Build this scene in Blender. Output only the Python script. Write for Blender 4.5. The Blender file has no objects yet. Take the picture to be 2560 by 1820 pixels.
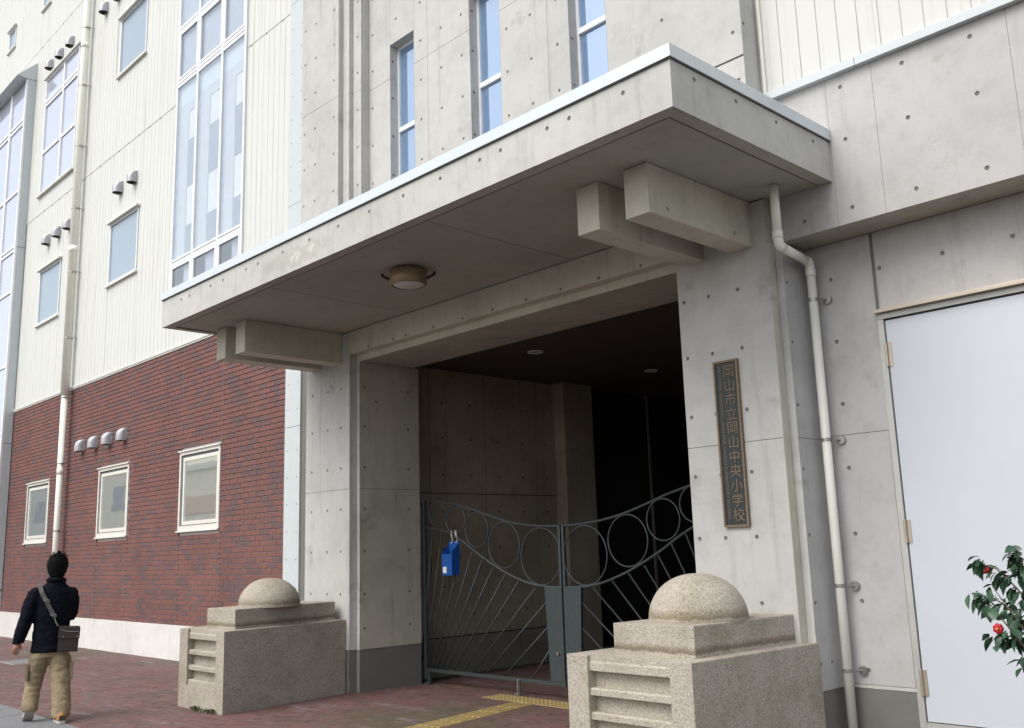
import bpy, bmesh, math, random
from mathutils import Vector, Matrix
from math import radians, sin, cos, pi

random.seed(7)
SC = bpy.context.scene
COL = SC.collection

# ------------------------------------------------------------------ camera
YAW, PITCH, ROLL = radians(46.2794), radians(10.96075), radians(-1.79674)
fw = Vector((-sin(YAW)*cos(PITCH), cos(YAW)*cos(PITCH), sin(PITCH)))
rr = Vector((cos(YAW), sin(YAW), 0)); uu = rr.cross(fw)
r2 = rr*cos(ROLL)+uu*sin(ROLL); u2 = -rr*sin(ROLL)+uu*cos(ROLL)
cam = bpy.data.cameras.new('camera'); camo = bpy.data.objects.new('camera', cam); COL.objects.link(camo)
camo.matrix_world = Matrix((( r2.x, u2.x, -fw.x, 0), (r2.y, u2.y, -fw.y, 0), (r2.z, u2.z, -fw.z, 1.6), (0, 0, 0, 1)))
cam.sensor_width = 36; cam.lens = 36*2396.36/2560; cam.clip_start = 0.05; cam.clip_end = 3000
SC.camera = camo

# ------------------------------------------------------------------ light
SUN_EL, SUN_AZ = radians(52), radians(188)      # azimuth clockwise from +Y (north)
w = bpy.data.worlds.new('World'); SC.world = w; w.use_nodes = True
nt = w.node_tree; nt.nodes.clear()
sky = nt.nodes.new('ShaderNodeTexSky'); sky.sky_type = 'NISHITA'; sky.sun_disc = False
sky.sun_elevation = SUN_EL; sky.sun_rotation = SUN_AZ
sky.air_density = 1.0; sky.dust_density = 3.0; sky.ozone_density = 1.0
hs = nt.nodes.new('ShaderNodeHueSaturation'); hs.inputs['Saturation'].default_value = 0.42
tint = nt.nodes.new('ShaderNodeMixRGB'); tint.blend_type = 'MULTIPLY'; tint.inputs[0].default_value = 1; tint.inputs[2].default_value = (1.0, 0.985, 0.95, 1)
bg = nt.nodes.new('ShaderNodeBackground'); bg.inputs[1].default_value = 0.15
out = nt.nodes.new('ShaderNodeOutputWorld')
nt.links.new(sky.outputs[0], hs.inputs['Color']); nt.links.new(hs.outputs[0], tint.inputs[1]); nt.links.new(tint.outputs[0], bg.inputs[0]); nt.links.new(bg.outputs[0], out.inputs[0])
sl = bpy.data.lights.new('sun', 'SUN'); sl.energy = 1.0; sl.angle = radians(45); sl.color = (1, 0.965, 0.91)
so = bpy.data.objects.new('sun', sl); COL.objects.link(so)
sd = Vector((sin(SUN_AZ)*cos(SUN_EL), cos(SUN_AZ)*cos(SUN_EL), sin(SUN_EL)))
so.rotation_euler = sd.to_track_quat('Z', 'Y').to_euler(); so.location = (0, -30, 40)
SC.view_settings.view_transform = 'Standard'; SC.view_settings.look = 'None'
SC.view_settings.gamma = 1; SC.view_settings.use_curve_mapping = False
SC.view_settings.exposure = 0.78
SC.render.resolution_x = 1024; SC.render.resolution_y = 728
SC.render.engine = 'CYCLES'

# ------------------------------------------------------------------ helpers
def M_new(name):
    m = bpy.data.materials.new(name); m.use_nodes = True
    nt = m.node_tree; b = nt.nodes['Principled BSDF']; return m, nt, b
def N(nt, t, **kw):
    n = nt.nodes.new(t)
    for k, v in kw.items():
        if hasattr(n, k): setattr(n, k, v)
        else: n.inputs[k.replace('_', ' ')].default_value = v
    return n
def pos(nt, scale=(1, 1, 1)):
    g = nt.nodes.new('ShaderNodeNewGeometry'); mp = nt.nodes.new('ShaderNodeMapping'); mp.inputs['Scale'].default_value = scale
    nt.links.new(g.outputs['Position'], mp.inputs['Vector']); return mp.outputs[0]
def ramp(nt, fac, stops):
    r = nt.nodes.new('ShaderNodeValToRGB'); el = r.color_ramp.elements
    while len(el) < len(stops): el.new(0.5)
    for e, (p, c) in zip(el, stops): e.position = p; e.color = c if len(c) == 4 else (*c, 1)
    nt.links.new(fac, r.inputs[0]); return r.outputs[0]
def mix(nt, a, b, fac=0.5, mode='MIX'):
    n = nt.nodes.new('ShaderNodeMixRGB'); n.blend_type = mode
    for i, v in ((0, fac), (1, a), (2, b)):
        if hasattr(v, 'links') or hasattr(v, 'is_linked'): nt.links.new(v, n.inputs[i])
        elif i == 0: n.inputs[0].default_value = v
        else: n.inputs[i].default_value = (*v, 1) if len(v) == 3 else v
    return n.outputs[0]
def noise(nt, vec, scale, detail=4, rough=0.6):
    n = nt.nodes.new('ShaderNodeTexNoise'); n.inputs['Scale'].default_value = scale; n.inputs['Detail'].default_value = detail
    n.inputs['Roughness'].default_value = rough; nt.links.new(vec, n.inputs['Vector']); return n.outputs['Fac']
def bump(nt, b, h, strength=0.2, dist=0.01):
    n = nt.nodes.new('ShaderNodeBump'); n.inputs['Strength'].default_value = strength; n.inputs['Distance'].default_value = dist
    nt.links.new(h, n.inputs['Height']); nt.links.new(n.outputs[0], b.inputs['Normal'])

def simple(name, col, rough=0.6, metal=0.0, var=0.06, nscale=6, bmp=0.0, spec=None, bs=60):
    m, nt, b = M_new(name)
    v = pos(nt); f = noise(nt, v, nscale, 5)
    c = ramp(nt, f, [(0.3, tuple(x*(1-var) for x in col)), (0.7, tuple(min(1, x*(1+var)) for x in col))])
    nt.links.new(c, b.inputs['Base Color']); b.inputs['Roughness'].default_value = rough; b.inputs['Metallic'].default_value = metal
    if spec is not None: b.inputs['Specular IOR Level'].default_value = spec
    if bmp: bump(nt, b, noise(nt, v, bs, 3), bmp, 0.004)
    return m

def concrete(name, base, warm=1.0, stain=1.0, contrast=0.07, patch=None):
    m, nt, b = M_new(name)
    v = pos(nt)
    big = noise(nt, v, 0.9, 5, 0.6)
    c0 = tuple(x*(1-contrast*1.5) for x in base); c1 = tuple(x*(1+contrast) for x in base)
    c = ramp(nt, big, [(0.32, c0), (0.5, base), (0.68, c1)])
    med = ramp(nt, noise(nt, v, 5.5, 8, 0.7), [(0.34, (0.84, 0.84, 0.84)), (0.52, (1, 1, 1)), (0.75, (1.03, 1.03, 1.03))])
    c = mix(nt, c, med, 0.6, 'MULTIPLY')
    # vertical run-off streaks
    st = noise(nt, pos(nt, (5, 5, 0.35)), 1.6, 6, 0.65)
    c = mix(nt, c, ramp(nt, st, [(0.30, (0.70, 0.69, 0.67)), (0.44, (1, 1, 1)), (1, (1, 1, 1))]), 0.55*stain, 'MULTIPLY')
    # patchy stains
    pt = noise(nt, v, 2.3, 7, 0.72)
    c = mix(nt, c, ramp(nt, pt, [(0.30, (0.66, 0.65, 0.62)), (0.40, (1, 1, 1)), (1, (1, 1, 1))]), 0.6*stain, 'MULTIPLY')
    # pale efflorescence
    ef = noise(nt, v, 3.1, 8, 0.75)
    c = mix(nt, c, ramp(nt, ef, [(0.62, (1, 1, 1)), (0.70, (1.10, 1.10, 1.09)), (1, (1.12, 1.12, 1.1))]), 0.8, 'MULTIPLY')
    sp = noise(nt, v, 120, 3, 0.8)
    c = mix(nt, c, ramp(nt, sp, [(0.25, (0.82, 0.82, 0.82)), (0.45, (1, 1, 1)), (1, (1.03, 1.03, 1.03))]), 0.7, 'MULTIPLY')
    if patch:   # an old damp patch with its own outline: (x centre, z centre, half length, half height)
        sp_ = nt.nodes.new('ShaderNodeSeparateXYZ'); g_ = nt.nodes.new('ShaderNodeNewGeometry'); nt.links.new(g_.outputs['Position'], sp_.inputs[0])
        def band_(sock, c0, h0):
            a_ = nt.nodes.new('ShaderNodeMath'); a_.operation = 'SUBTRACT'; a_.inputs[1].default_value = c0; nt.links.new(sock, a_.inputs[0])
            b2_ = nt.nodes.new('ShaderNodeMath'); b2_.operation = 'DIVIDE'; b2_.inputs[1].default_value = h0; nt.links.new(a_.outputs[0], b2_.inputs[0])
            d_ = nt.nodes.new('ShaderNodeMath'); d_.operation = 'POWER'; d_.inputs[1].default_value = 2; nt.links.new(b2_.outputs[0], d_.inputs[0]); return d_.outputs[0]
        s_ = nt.nodes.new('ShaderNodeMath'); s_.operation = 'ADD'; nt.links.new(band_(sp_.outputs['X'], patch[0], patch[2]), s_.inputs[0]); nt.links.new(band_(sp_.outputs['Z'], patch[1], patch[3]), s_.inputs[1])
        m_ = nt.nodes.new('ShaderNodeMath'); m_.operation = 'MULTIPLY_ADD'; m_.inputs[1].default_value = 0.35; nt.links.new(s_.outputs[0], m_.inputs[0]); nt.links.new(noise(nt, v, 6, 8, 0.7), m_.inputs[2])
        c = mix(nt, c, ramp(nt, m_.outputs[0], [(0.40, (1.12, 1.12, 1.10)), (0.52, (1.12, 1.12, 1.10)), (0.535, (0.84, 0.84, 0.81)), (0.70, (0.88, 0.88, 0.85)), (0.72, (1, 1, 1))]), 0.75, 'MULTIPLY')
    # bug holes
    vo = nt.nodes.new('ShaderNodeTexVoronoi'); vo.inputs['Scale'].default_value = 9; nt.links.new(v, vo.inputs['Vector'])
    c = mix(nt, c, ramp(nt, vo.outputs['Distance'], [(0.0, (0.55, 0.54, 0.52)), (0.035, (0.75, 0.75, 0.73)), (0.06, (1, 1, 1))]), 0.55, 'MULTIPLY')
    nt.links.new(c, b.inputs['Base Color']); b.inputs['Roughness'].default_value = 0.82
    b.inputs['Specular IOR Level'].default_value = 0.3
    h = mix(nt, noise(nt, v, 3, 4), sp, 0.15)
    bump(nt, b, h, 0.25, 0.02)
    return m

def granite(name, base):
    m, nt, b = M_new(name); v = pos(nt)
    vo = nt.nodes.new('ShaderNodeTexVoronoi'); vo.inputs['Scale'].default_value = 190; nt.links.new(v, vo.inputs['Vector'])
    s = ramp(nt, vo.outputs['Color'], [(0.0, tuple(x*0.42 for x in base)), (0.22, tuple(x*0.75 for x in base)), (0.5, base), (1, tuple(x*1.45 for x in base))])
    n2 = noise(nt, v, 60, 4, 0.75)
    c = mix(nt, s, ramp(nt, n2, [(0.34, (0.5, 0.49, 0.47)), (0.46, (1, 1, 1)), (0.8, (1.15, 1.12, 1.08))]), 0.8, 'MULTIPLY')
    c = mix(nt, c, ramp(nt, noise(nt, v, 2.2, 6, 0.7), [(0.3, (0.72, 0.70, 0.62)), (0.55, (1, 1, 1)), (1, (1.05, 1.04, 1.02))]), 0.8, 'MULTIPLY')
    # grime bands just above the ledges at 0.865 and 1.06 m
    sx = nt.nodes.new('ShaderNodeSeparateXYZ'); g = nt.nodes.new('ShaderNodeNewGeometry'); nt.links.new(g.outputs['Position'], sx.inputs[0])
    wob = nt.nodes.new('ShaderNodeMath'); wob.operation = 'MULTIPLY_ADD'; wob.inputs[1].default_value = 0.05
    nt.links.new(noise(nt, v, 9, 5), wob.inputs[0]); nt.links.new(sx.outputs['Z'], wob.inputs[2])
    mr = nt.nodes.new('ShaderNodeMapRange'); mr.inputs[1].default_value = 0.80; mr.inputs[2].default_value = 1.30; nt.links.new(wob.outputs[0], mr.inputs[0])
    band = ramp(nt, mr.outputs[0], [(0.17, (1, 1, 1)), (0.20, (0.48, 0.43, 0.38)), (0.235, (0.55, 0.50, 0.44)), (0.30, (1, 1, 1)), (0.59, (1, 1, 1)), (0.62, (0.60, 0.55, 0.48)), (0.67, (0.72, 0.67, 0.6)), (0.75, (1, 1, 1))])
    c = mix(nt, c, band, 1.0, 'MULTIPLY')
    nt.links.new(c, b.inputs['Base Color']); b.inputs['Roughness'].default_value = 0.85
    bump(nt, b, n2, 0.35, 0.004)
    return m

def brickmat(name, col, rough=0.75):
    m, nt, b = M_new(name); v = pos(nt)
    c = mix(nt, ramp(nt, noise(nt, v, 30, 4), [(0.3, tuple(x*0.78 for x in col)), (0.7, tuple(x*1.18 for x in col))]), ramp(nt, noise(nt, v, 1.1, 3), [(0.3, (0.85, 0.85, 0.87)), (0.7, (1.08, 1.06, 1.04))]), 1, 'MULTIPLY')
    c = mix(nt, c, ramp(nt, noise(nt, pos(nt, (2.2, 2.2, 0.3)), 1.3, 5), [(0.3, (0.85, 0.84, 0.84)), (0.5, (1, 1, 1))]), 0.7, 'MULTIPLY')
    nt.links.new(c, b.inputs['Base Color']); b.inputs['Roughness'].default_value = rough
    bump(nt, b, noise(nt, v, 90, 3), 0.3, 0.003)
    return m

def cladding(name, col):
    m, nt, b = M_new(name); v = pos(nt)
    c = ramp(nt, noise(nt, v, 0.6, 4), [(0.3, tuple(x*0.965 for x in col)), (0.7, col)])
    c = mix(nt, c, ramp(nt, noise(nt, pos(nt, (9, 9, 0.25)), 1.4, 6, 0.7), [(0.30, (0.78, 0.76, 0.70)), (0.46, (1, 1, 1))]), 0.9, 'MULTIPLY')
    nt.links.new(c, b.inputs['Base Color']); b.inputs['Roughness'].default_value = 0.5
    return m

def glass(name, tintc=(0.75, 0.82, 0.86), trans=0.5, rough=0.0, refl=(0.85, 0.9, 0.95), base=(0.05, 0.06, 0.07), fl=0.25):
    m, nt, b = M_new(name); nt.nodes.remove(b)
    o = nt.nodes['Material Output']
    gl = nt.nodes.new('ShaderNodeBsdfGlossy'); gl.inputs['Roughness'].default_value = rough; gl.inputs['Color'].default_value = (*refl, 1)
    tr = nt.nodes.new('ShaderNodeBsdfTransparent'); tr.inputs['Color'].default_value = (*tintc, 1)
    df = nt.nodes.new('ShaderNodeBsdfDiffuse'); df.inputs['Color'].default_value = (*base, 1)
    m1 = nt.nodes.new('ShaderNodeMixShader'); m1.inputs[0].default_value = trans; nt.links.new(df.outputs[0], m1.inputs[1]); nt.links.new(tr.outputs[0], m1.inputs[2])
    lw = nt.nodes.new('ShaderNodeLayerWeight'); lw.inputs[0].default_value = 0.5
    fr = nt.nodes.new('ShaderNodeMath'); fr.operation = 'POWER'; fr.inputs[1].default_value = 4.2; nt.links.new(lw.outputs['Facing'], fr.inputs[0])
    wv = noise(nt, pos(nt), 1.3, 2)
    bp = nt.nodes.new('ShaderNodeBump'); bp.inputs['Strength'].default_value = 0.03; bp.inputs['Distance'].default_value = 0.05
    nt.links.new(wv, bp.inputs['Height']); nt.links.new(bp.outputs[0], gl.inputs['Normal'])
    mr = nt.nodes.new('ShaderNodeMath'); mr.operation = 'MULTIPLY_ADD'; mr.inputs[1].default_value = 1.0-fl; mr.inputs[2].default_value = fl; mr.use_clamp = True
    nt.links.new(fr.outputs[0], mr.inputs[0])
    m2 = nt.nodes.new('ShaderNodeMixShader'); nt.links.new(mr.outputs[0], m2.inputs[0]); nt.links.new(m1.outputs[0], m2.inputs[1]); nt.links.new(gl.outputs[0], m2.inputs[2])
    nt.links.new(m2.outputs[0], o.inputs[0]); return m

MAT = dict(
    conc=concrete('fair_faced_concrete', (0.495, 0.495, 0.48)),
    conc_f=concrete('canopy_fascia_concrete', (0.495, 0.495, 0.47), patch=(-8.0, 4.50, 0.75, 0.15)),
    conc_y=concrete('warm_cast_concrete', (0.53, 0.51, 0.43)),  # warm cast of the light under the canopy put into the concrete colour
    conc_d=concrete('portal_soffit_concrete', (0.43, 0.415, 0.36), contrast=0.10, stain=1.5),  # shade and warm cast of the undersides in the colour, plus real stains
    conc_p=concrete('grey_violet_concrete', (0.45, 0.445, 0.445)),
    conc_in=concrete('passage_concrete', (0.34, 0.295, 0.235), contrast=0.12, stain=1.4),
    base=concrete('painted_base_mortar', (0.23, 0.22, 0.195), contrast=0.12),
    joint=simple('dark_joint_mortar', (0.16, 0.155, 0.145), 0.9),  # dark mortar of the joints and panel cores
    hole=simple('tie_hole_mortar', (0.42, 0.41, 0.39), 0.9),
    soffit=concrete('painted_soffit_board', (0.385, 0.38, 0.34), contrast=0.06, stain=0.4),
    granite=granite('exposed_aggregate', (0.375, 0.345, 0.295)),
    mortar=simple('brick_mortar', (0.55, 0.52, 0.51), 0.9, bmp=0.2),
    brick_a=brickmat('brick_red', (0.182, 0.075, 0.064)),
    brick_b=brickmat('brick_brown_red', (0.165, 0.074, 0.066)),
    brick_c=brickmat('brick_grey_violet', (0.128, 0.074, 0.074)),
    clad=cladding('ivory_siding', (0.63, 0.645, 0.62)),
    clad_g=simple('siding_joint', (0.585, 0.595, 0.57), 0.7),
    clad_r=cladding('ivory_panel', (0.58, 0.59, 0.57)),
    trim=simple('white_painted_metal', (0.52, 0.57, 0.595), 0.4, var=0.03),
    trim_w=simple('cream_trim', (0.72, 0.72, 0.66), 0.5, var=0.04),
    cap=simple('pale_aluminium_coping', (0.60, 0.66, 0.69), 0.35, 0.15, var=0.03),
    flash_d=simple('dark_sealant', (0.10, 0.10, 0.10), 0.8),
    plinth=concrete('white_plinth_paint', (0.62, 0.62, 0.60), contrast=0.05),
    frame=simple('aluminium_window_frame', (0.74, 0.76, 0.79), 0.4, 0.0, var=0.05),
    frame_w=simple('ivory_window_trim', (0.66, 0.65, 0.60), 0.45, var=0.05),
    gasket=simple('window_gasket', (0.10, 0.11, 0.12), 0.7),
    glass_frost=glass('frosted_glass', trans=0.0, rough=0.28, base=(0.28, 0.34, 0.40), refl=(0.75, 0.83, 0.9), fl=0.20),
    glass_low=glass('mirror_window_glass', trans=0.0, rough=0.02, base=(0.36, 0.39, 0.39), refl=(0.92, 0.95, 0.95), fl=0.62),
    glass_big=glass('stair_window_glass', trans=0.95, tintc=(0.98, 0.99, 1.0), base=(0.80, 0.88, 0.94), refl=(0.9, 0.95, 1.0), fl=0.06),
    glass_tall=glass('tall_window_glass', trans=0.0, rough=0.02, base=(0.52, 0.56, 0.66), refl=(0.85, 0.88, 1.0), fl=0.35),
    glass_up=glass('upper_window_glass', trans=0.0, rough=0.0, base=(0.16, 0.26, 0.42), refl=(0.70, 0.80, 0.95), fl=0.38),
    blind=simple('pale_light_band', (0.50, 0.54, 0.58), 0.8, var=0.05), blue_light_band=simple('pale_blue_light_band', (0.56, 0.64, 0.70), 0.7, var=0.03), blind_d=simple('grey_blue_curtain', (0.38, 0.42, 0.49), 0.8, var=0.12, nscale=4),  # pale light pattern of the stair window put into sheet colours; last one curtain
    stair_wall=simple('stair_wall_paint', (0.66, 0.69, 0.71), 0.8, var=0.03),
    stair_dark=simple('dark_blue_grey', (0.27, 0.32, 0.38), 0.8, var=0.1),  # dark part of the stair window pattern put into colour; street windows too
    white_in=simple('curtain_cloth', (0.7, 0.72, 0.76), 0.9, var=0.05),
    pipe=simple('ivory_pvc_pipe', (0.78, 0.77, 0.71), 0.38, var=0.05, nscale=3),
    pipe_w=simple('ivory_pvc_pipe_left', (0.88, 0.88, 0.80), 0.38, var=0.05, nscale=3),
    steel=simple('stainless_steel', (0.36, 0.35, 0.34), 0.35, 0.8),
    vent=simple('vent_hood_metal', (0.40, 0.40, 0.42), 0.42, 0.45, var=0.08),
    black=simple('dark_void', (0.012, 0.012, 0.012), 0.9),
    gate=simple('slate_green_steel', (0.048, 0.062, 0.066), 0.45, 0.15, var=0.15, nscale=25, bmp=0.2),
    door=simple('pale_grey_door_paint', (0.52, 0.555, 0.61), 0.45, var=0.02, nscale=2),
    door_fr=simple('door_frame_steel', (0.46, 0.46, 0.44), 0.45, 0.3),
    hinge=simple('hinge_brass_steel', (0.46, 0.40, 0.33), 0.4, 0.6),
    plaque_b=simple('plaque_teal_black', (0.024, 0.033, 0.036), 0.5, 0.2, var=0.2, nscale=40),
    bronze=simple('bronze', (0.20, 0.145, 0.095), 0.6, 0.35, var=0.25, nscale=60),
    blue=simple('blue_plastic', (0.010, 0.085, 0.36), 0.4, var=0.1),
    string=simple('white_string', (0.75, 0.75, 0.75), 0.9),
    paper=simple('white_label', (0.72, 0.74, 0.70), 0.7),
    lamp_ring=simple('lamp_ring_bronze_paint', (0.27, 0.20, 0.13), 0.4, 0.3, var=0.1),
    lamp_glass=simple('lamp_diffuser', (0.62, 0.62, 0.60), 0.5, var=0.02),
    yellow=simple('yellow_tactile', (0.33, 0.245, 0.10), 0.7, var=0.14, nscale=9, bmp=0.3),
    asphalt=simple('asphalt', (0.06, 0.06, 0.062), 0.9, var=0.2, nscale=40),
    grey_slab=simple('grey_kerb_slab', (0.17, 0.175, 0.185), 0.85, var=0.12, nscale=12, bmp=0.3),
    pav_joint=simple('paver_joint_sand', (0.075, 0.06, 0.052), 0.95, var=0.2, nscale=20),
    leaf=None, leaf_b=None,
)
def pavermat(name, col):
    m, nt, b = M_new(name); v = pos(nt)
    c = ramp(nt, noise(nt, v, 14, 5), [(0.3, tuple(x*0.75 for x in col)), (0.7, tuple(x*1.2 for x in col))])
    # worn mossy patch and pale scuffs
    c = mix(nt, c, (0.085, 0.072, 0.045), ramp(nt, noise(nt, v, 0.55, 3), [(0.48, (0, 0, 0)), (0.62, (0.75, 0.75, 0.75))]))
    c = mix(nt, c, (0.24, 0.22, 0.23), ramp(nt, noise(nt, pos(nt, (0.5, 1.6, 1)), 2.2, 6, 0.7), [(0.56, (0, 0, 0)), (0.68, (0.6, 0.6, 0.6))]))
    nt.links.new(c, b.inputs['Base Color']); b.inputs['Roughness'].default_value = 0.72
    bump(nt, b, noise(nt, v, 60, 3), 0.3, 0.004); return m
MAT['paver_a'] = pavermat('paver_red', (0.150, 0.078, 0.072)); MAT['paver_b'] = pavermat('paver_dark_red', (0.120, 0.068, 0.064)); MAT['paver_c'] = pavermat('paver_violet', (0.135, 0.088, 0.088))
def leafmat(name, col, trans=True):
    m, nt, b = M_new(name); v = pos(nt)
    c = ramp(nt, noise(nt, v, 25, 2), [(0.3, tuple(x*0.7 for x in col)), (0.7, tuple(x*1.35 for x in col))])
    nt.links.new(c, b.inputs['Base Color']); b.inputs['Roughness'].default_value = 0.38; return m
MAT['leaf'] = leafmat('camellia_leaf', (0.045, 0.105, 0.055)); MAT['leaf_b'] = leafmat('camellia_leaf_dark', (0.030, 0.072, 0.042))
MAT['weed'] = leafmat('weed_green', (0.075, 0.105, 0.035)); MAT['bark'] = simple('camellia_bark', (0.13, 0.10, 0.08), 0.9)
MAT['petal'] = simple('camellia_red', (0.50, 0.012, 0.03), 0.5); MAT['stamen'] = simple('stamen_yellow', (0.75, 0.42, 0.06), 0.6)
MAT['jacket'] = simple('black_jacket_cloth', (0.006, 0.007, 0.012), 0.95, spec=0.08, var=0.3, nscale=8, bmp=0.5)
MAT['trousers'] = simple('khaki_cotton', (0.235, 0.185, 0.115), 0.9, var=0.18, nscale=9, bmp=0.6)
MAT['skin'] = simple('skin', (0.45, 0.22, 0.16), 0.55); MAT['hair'] = simple('black_hair', (0.004, 0.004, 0.004), 0.9, spec=0.15)
MAT['bag'] = simple('dark_brown_bag', (0.030, 0.016, 0.016), 0.55, var=0.2, bmp=0.3); MAT['strap'] = simple('grey_webbing', (0.085, 0.072, 0.075), 0.8)
MAT['shoe'] = simple('orange_shoe', (0.30, 0.14, 0.04), 0.6); MAT['shoe_d'] = simple('dark_shoe', (0.05, 0.035, 0.03), 0.6); MAT['sole'] = simple('shoe_sole', (0.42, 0.42, 0.40), 0.7)

LINK_INV = {}
def empty(name, loc, label=None, cat=None, group=None, kind=None, rz=0):
    o = bpy.data.objects.new(name, None); COL.objects.link(o); o.location = loc; o.rotation_euler = (0, 0, rz)
    o.empty_display_size = 0.1
    LINK_INV[o.name] = (Matrix.Translation(Vector(loc)) @ Matrix.Rotation(rz, 4, 'Z')).inverted()
    tag(o, label, cat, group, kind); return o
def tag(o, label=None, cat=None, group=None, kind=None):
    if label: o['label'] = label
    if cat: o['category'] = cat
    if group: o['group'] = group
    if kind: o['kind'] = kind
    return o
def obj(name, bm, mat, parent=None, smooth=False, world=True, kind=None, label=None):
    """link a bmesh given in world coordinates as one mesh object; under a parent it is moved into the parent's frame"""
    me = bpy.data.meshes.new(name)
    inv = Matrix.Identity(4)
    if parent is not None and world: inv = LINK_INV.get(parent.name, Matrix.Identity(4))
    if world: bm.transform(inv)
    bmesh.ops.recalc_face_normals(bm, faces=bm.faces) if smooth else None
    bm.to_mesh(me); bm.free()
    for m in (mat if isinstance(mat, (list, tuple)) else [mat]): me.materials.append(m)
    if smooth:
        for p in me.polygons: p.use_smooth = p.loop_total <= 4
    o = bpy.data.objects.new(name, me); COL.objects.link(o)
    if parent is not None:
        o.parent = parent
        LINK_INV[o.name] = LINK_INV.get(parent.name, Matrix.Identity(4))
    if kind: o['kind'] = kind
    if label: o['label'] = label
    return o
def B(): return bmesh.new()
def box(bm, x0, x1, y0, y1, z0, z1, mi=0, bev=0):
    vs = [bm.verts.new((x, y, z)) for x in (x0, x1) for y in (y0, y1) for z in (z0, z1)]
    fs = []
    for q in ((0, 1, 3, 2), (4, 6, 7, 5), (0, 4, 5, 1), (2, 3, 7, 6), (0, 2, 6, 4), (1, 5, 7, 3)):
        f = bm.faces.new([vs[i] for i in q]); f.material_index = mi; fs.append(f)
    if bev:
        es = set(e for f in fs for e in f.edges)
        bmesh.ops.bevel(bm, geom=list(es), offset=bev, segments=2, profile=0.7, affect='EDGES')
    return vs
def boxb(*a, **k):
    bm = B(); box(bm, *a, **k); return bm
def quad(bm, pts, mi=0):
    f = bm.faces.new([bm.verts.new(p) for p in pts]); f.material_index = mi; return f
def prism(bm, poly, axis, a, b, mi=0):
    """extrude polygon (2D points in the two other axes, in XYZ order) along axis from a to b"""
    def P(p, t):
        return {'X': (t, p[0], p[1]), 'Y': (p[0], t, p[1]), 'Z': (p[0], p[1], t)}[axis]
    v0 = [bm.verts.new(P(p, a)) for p in poly]; v1 = [bm.verts.new(P(p, b)) for p in poly]
    n = len(poly)
    bm.faces.new(v0).material_index = mi; bm.faces.new(v1[::-1]).material_index = mi
    for i in range(n): bm.faces.new((v0[i], v1[i], v1[(i+1) % n], v0[(i+1) % n])).material_index = mi
    bmesh.ops.recalc_face_normals(bm, faces=bm.faces)
def tube(bm, pts, r, seg=10, mi=0, caps=True, flat=None):
    pts = [Vector(p) for p in pts]; n = len(pts); rings = []
    rad = r if isinstance(r, (list, tuple)) else [r]*n
    up0 = None
    for i, p in enumerate(pts):
        t = (pts[min(i+1, n-1)]-pts[max(i-1, 0)]).normalized()
        if up0 is None:
            up0 = Vector((0, 0, 1)) if abs(t.z) < 0.9 else Vector((1, 0, 0))
        s = t.cross(up0).normalized(); u = s.cross(t).normalized(); up0 = u
        ring = []
        for k in range(seg):
            a = 2*pi*k/seg
            ring.append(bm.verts.new(p+(s*cos(a)+u*sin(a))*rad[i]))
        rings.append(ring)
    for i in range(n-1):
        for k in range(seg):
            bm.faces.new((rings[i][k], rings[i][(k+1) % seg], rings[i+1][(k+1) % seg], rings[i+1][k])).material_index = mi
    if caps:
        bm.faces.new(rings[0][::-1]).material_index = mi; bm.faces.new(rings[-1]).material_index = mi
    return bm
def lathe(bm, prof, c, seg=32, mi=0):
    rings = []
    for r, z in prof:
        if r < 1e-5: rings.append([bm.verts.new((c[0], c[1], c[2]+z))])
        else: rings.append([bm.verts.new((c[0]+r*cos(2*pi*k/seg), c[1]+r*sin(2*pi*k/seg), c[2]+z)) for k in range(seg)])
    for a, b in zip(rings, rings[1:]):
        for k in range(seg):
            k2 = (k+1) % seg
            if len(a) == 1 and len(b) == 1: continue
            if len(a) == 1: f = bm.faces.new((a[0], b[k2], b[k]))
            elif len(b) == 1: f = bm.faces.new((a[k], a[k2], b[0]))
            else: f = bm.faces.new((a[k], a[k2], b[k2], b[k]))
            f.material_index = mi
def copies(src, parent, locs, mats=None):
    """light copies that share mesh data"""
    for l in locs:
        c = src.copy(); c.location = Vector(l); c.parent = parent; COL.objects.link(c)
        yield c

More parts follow.
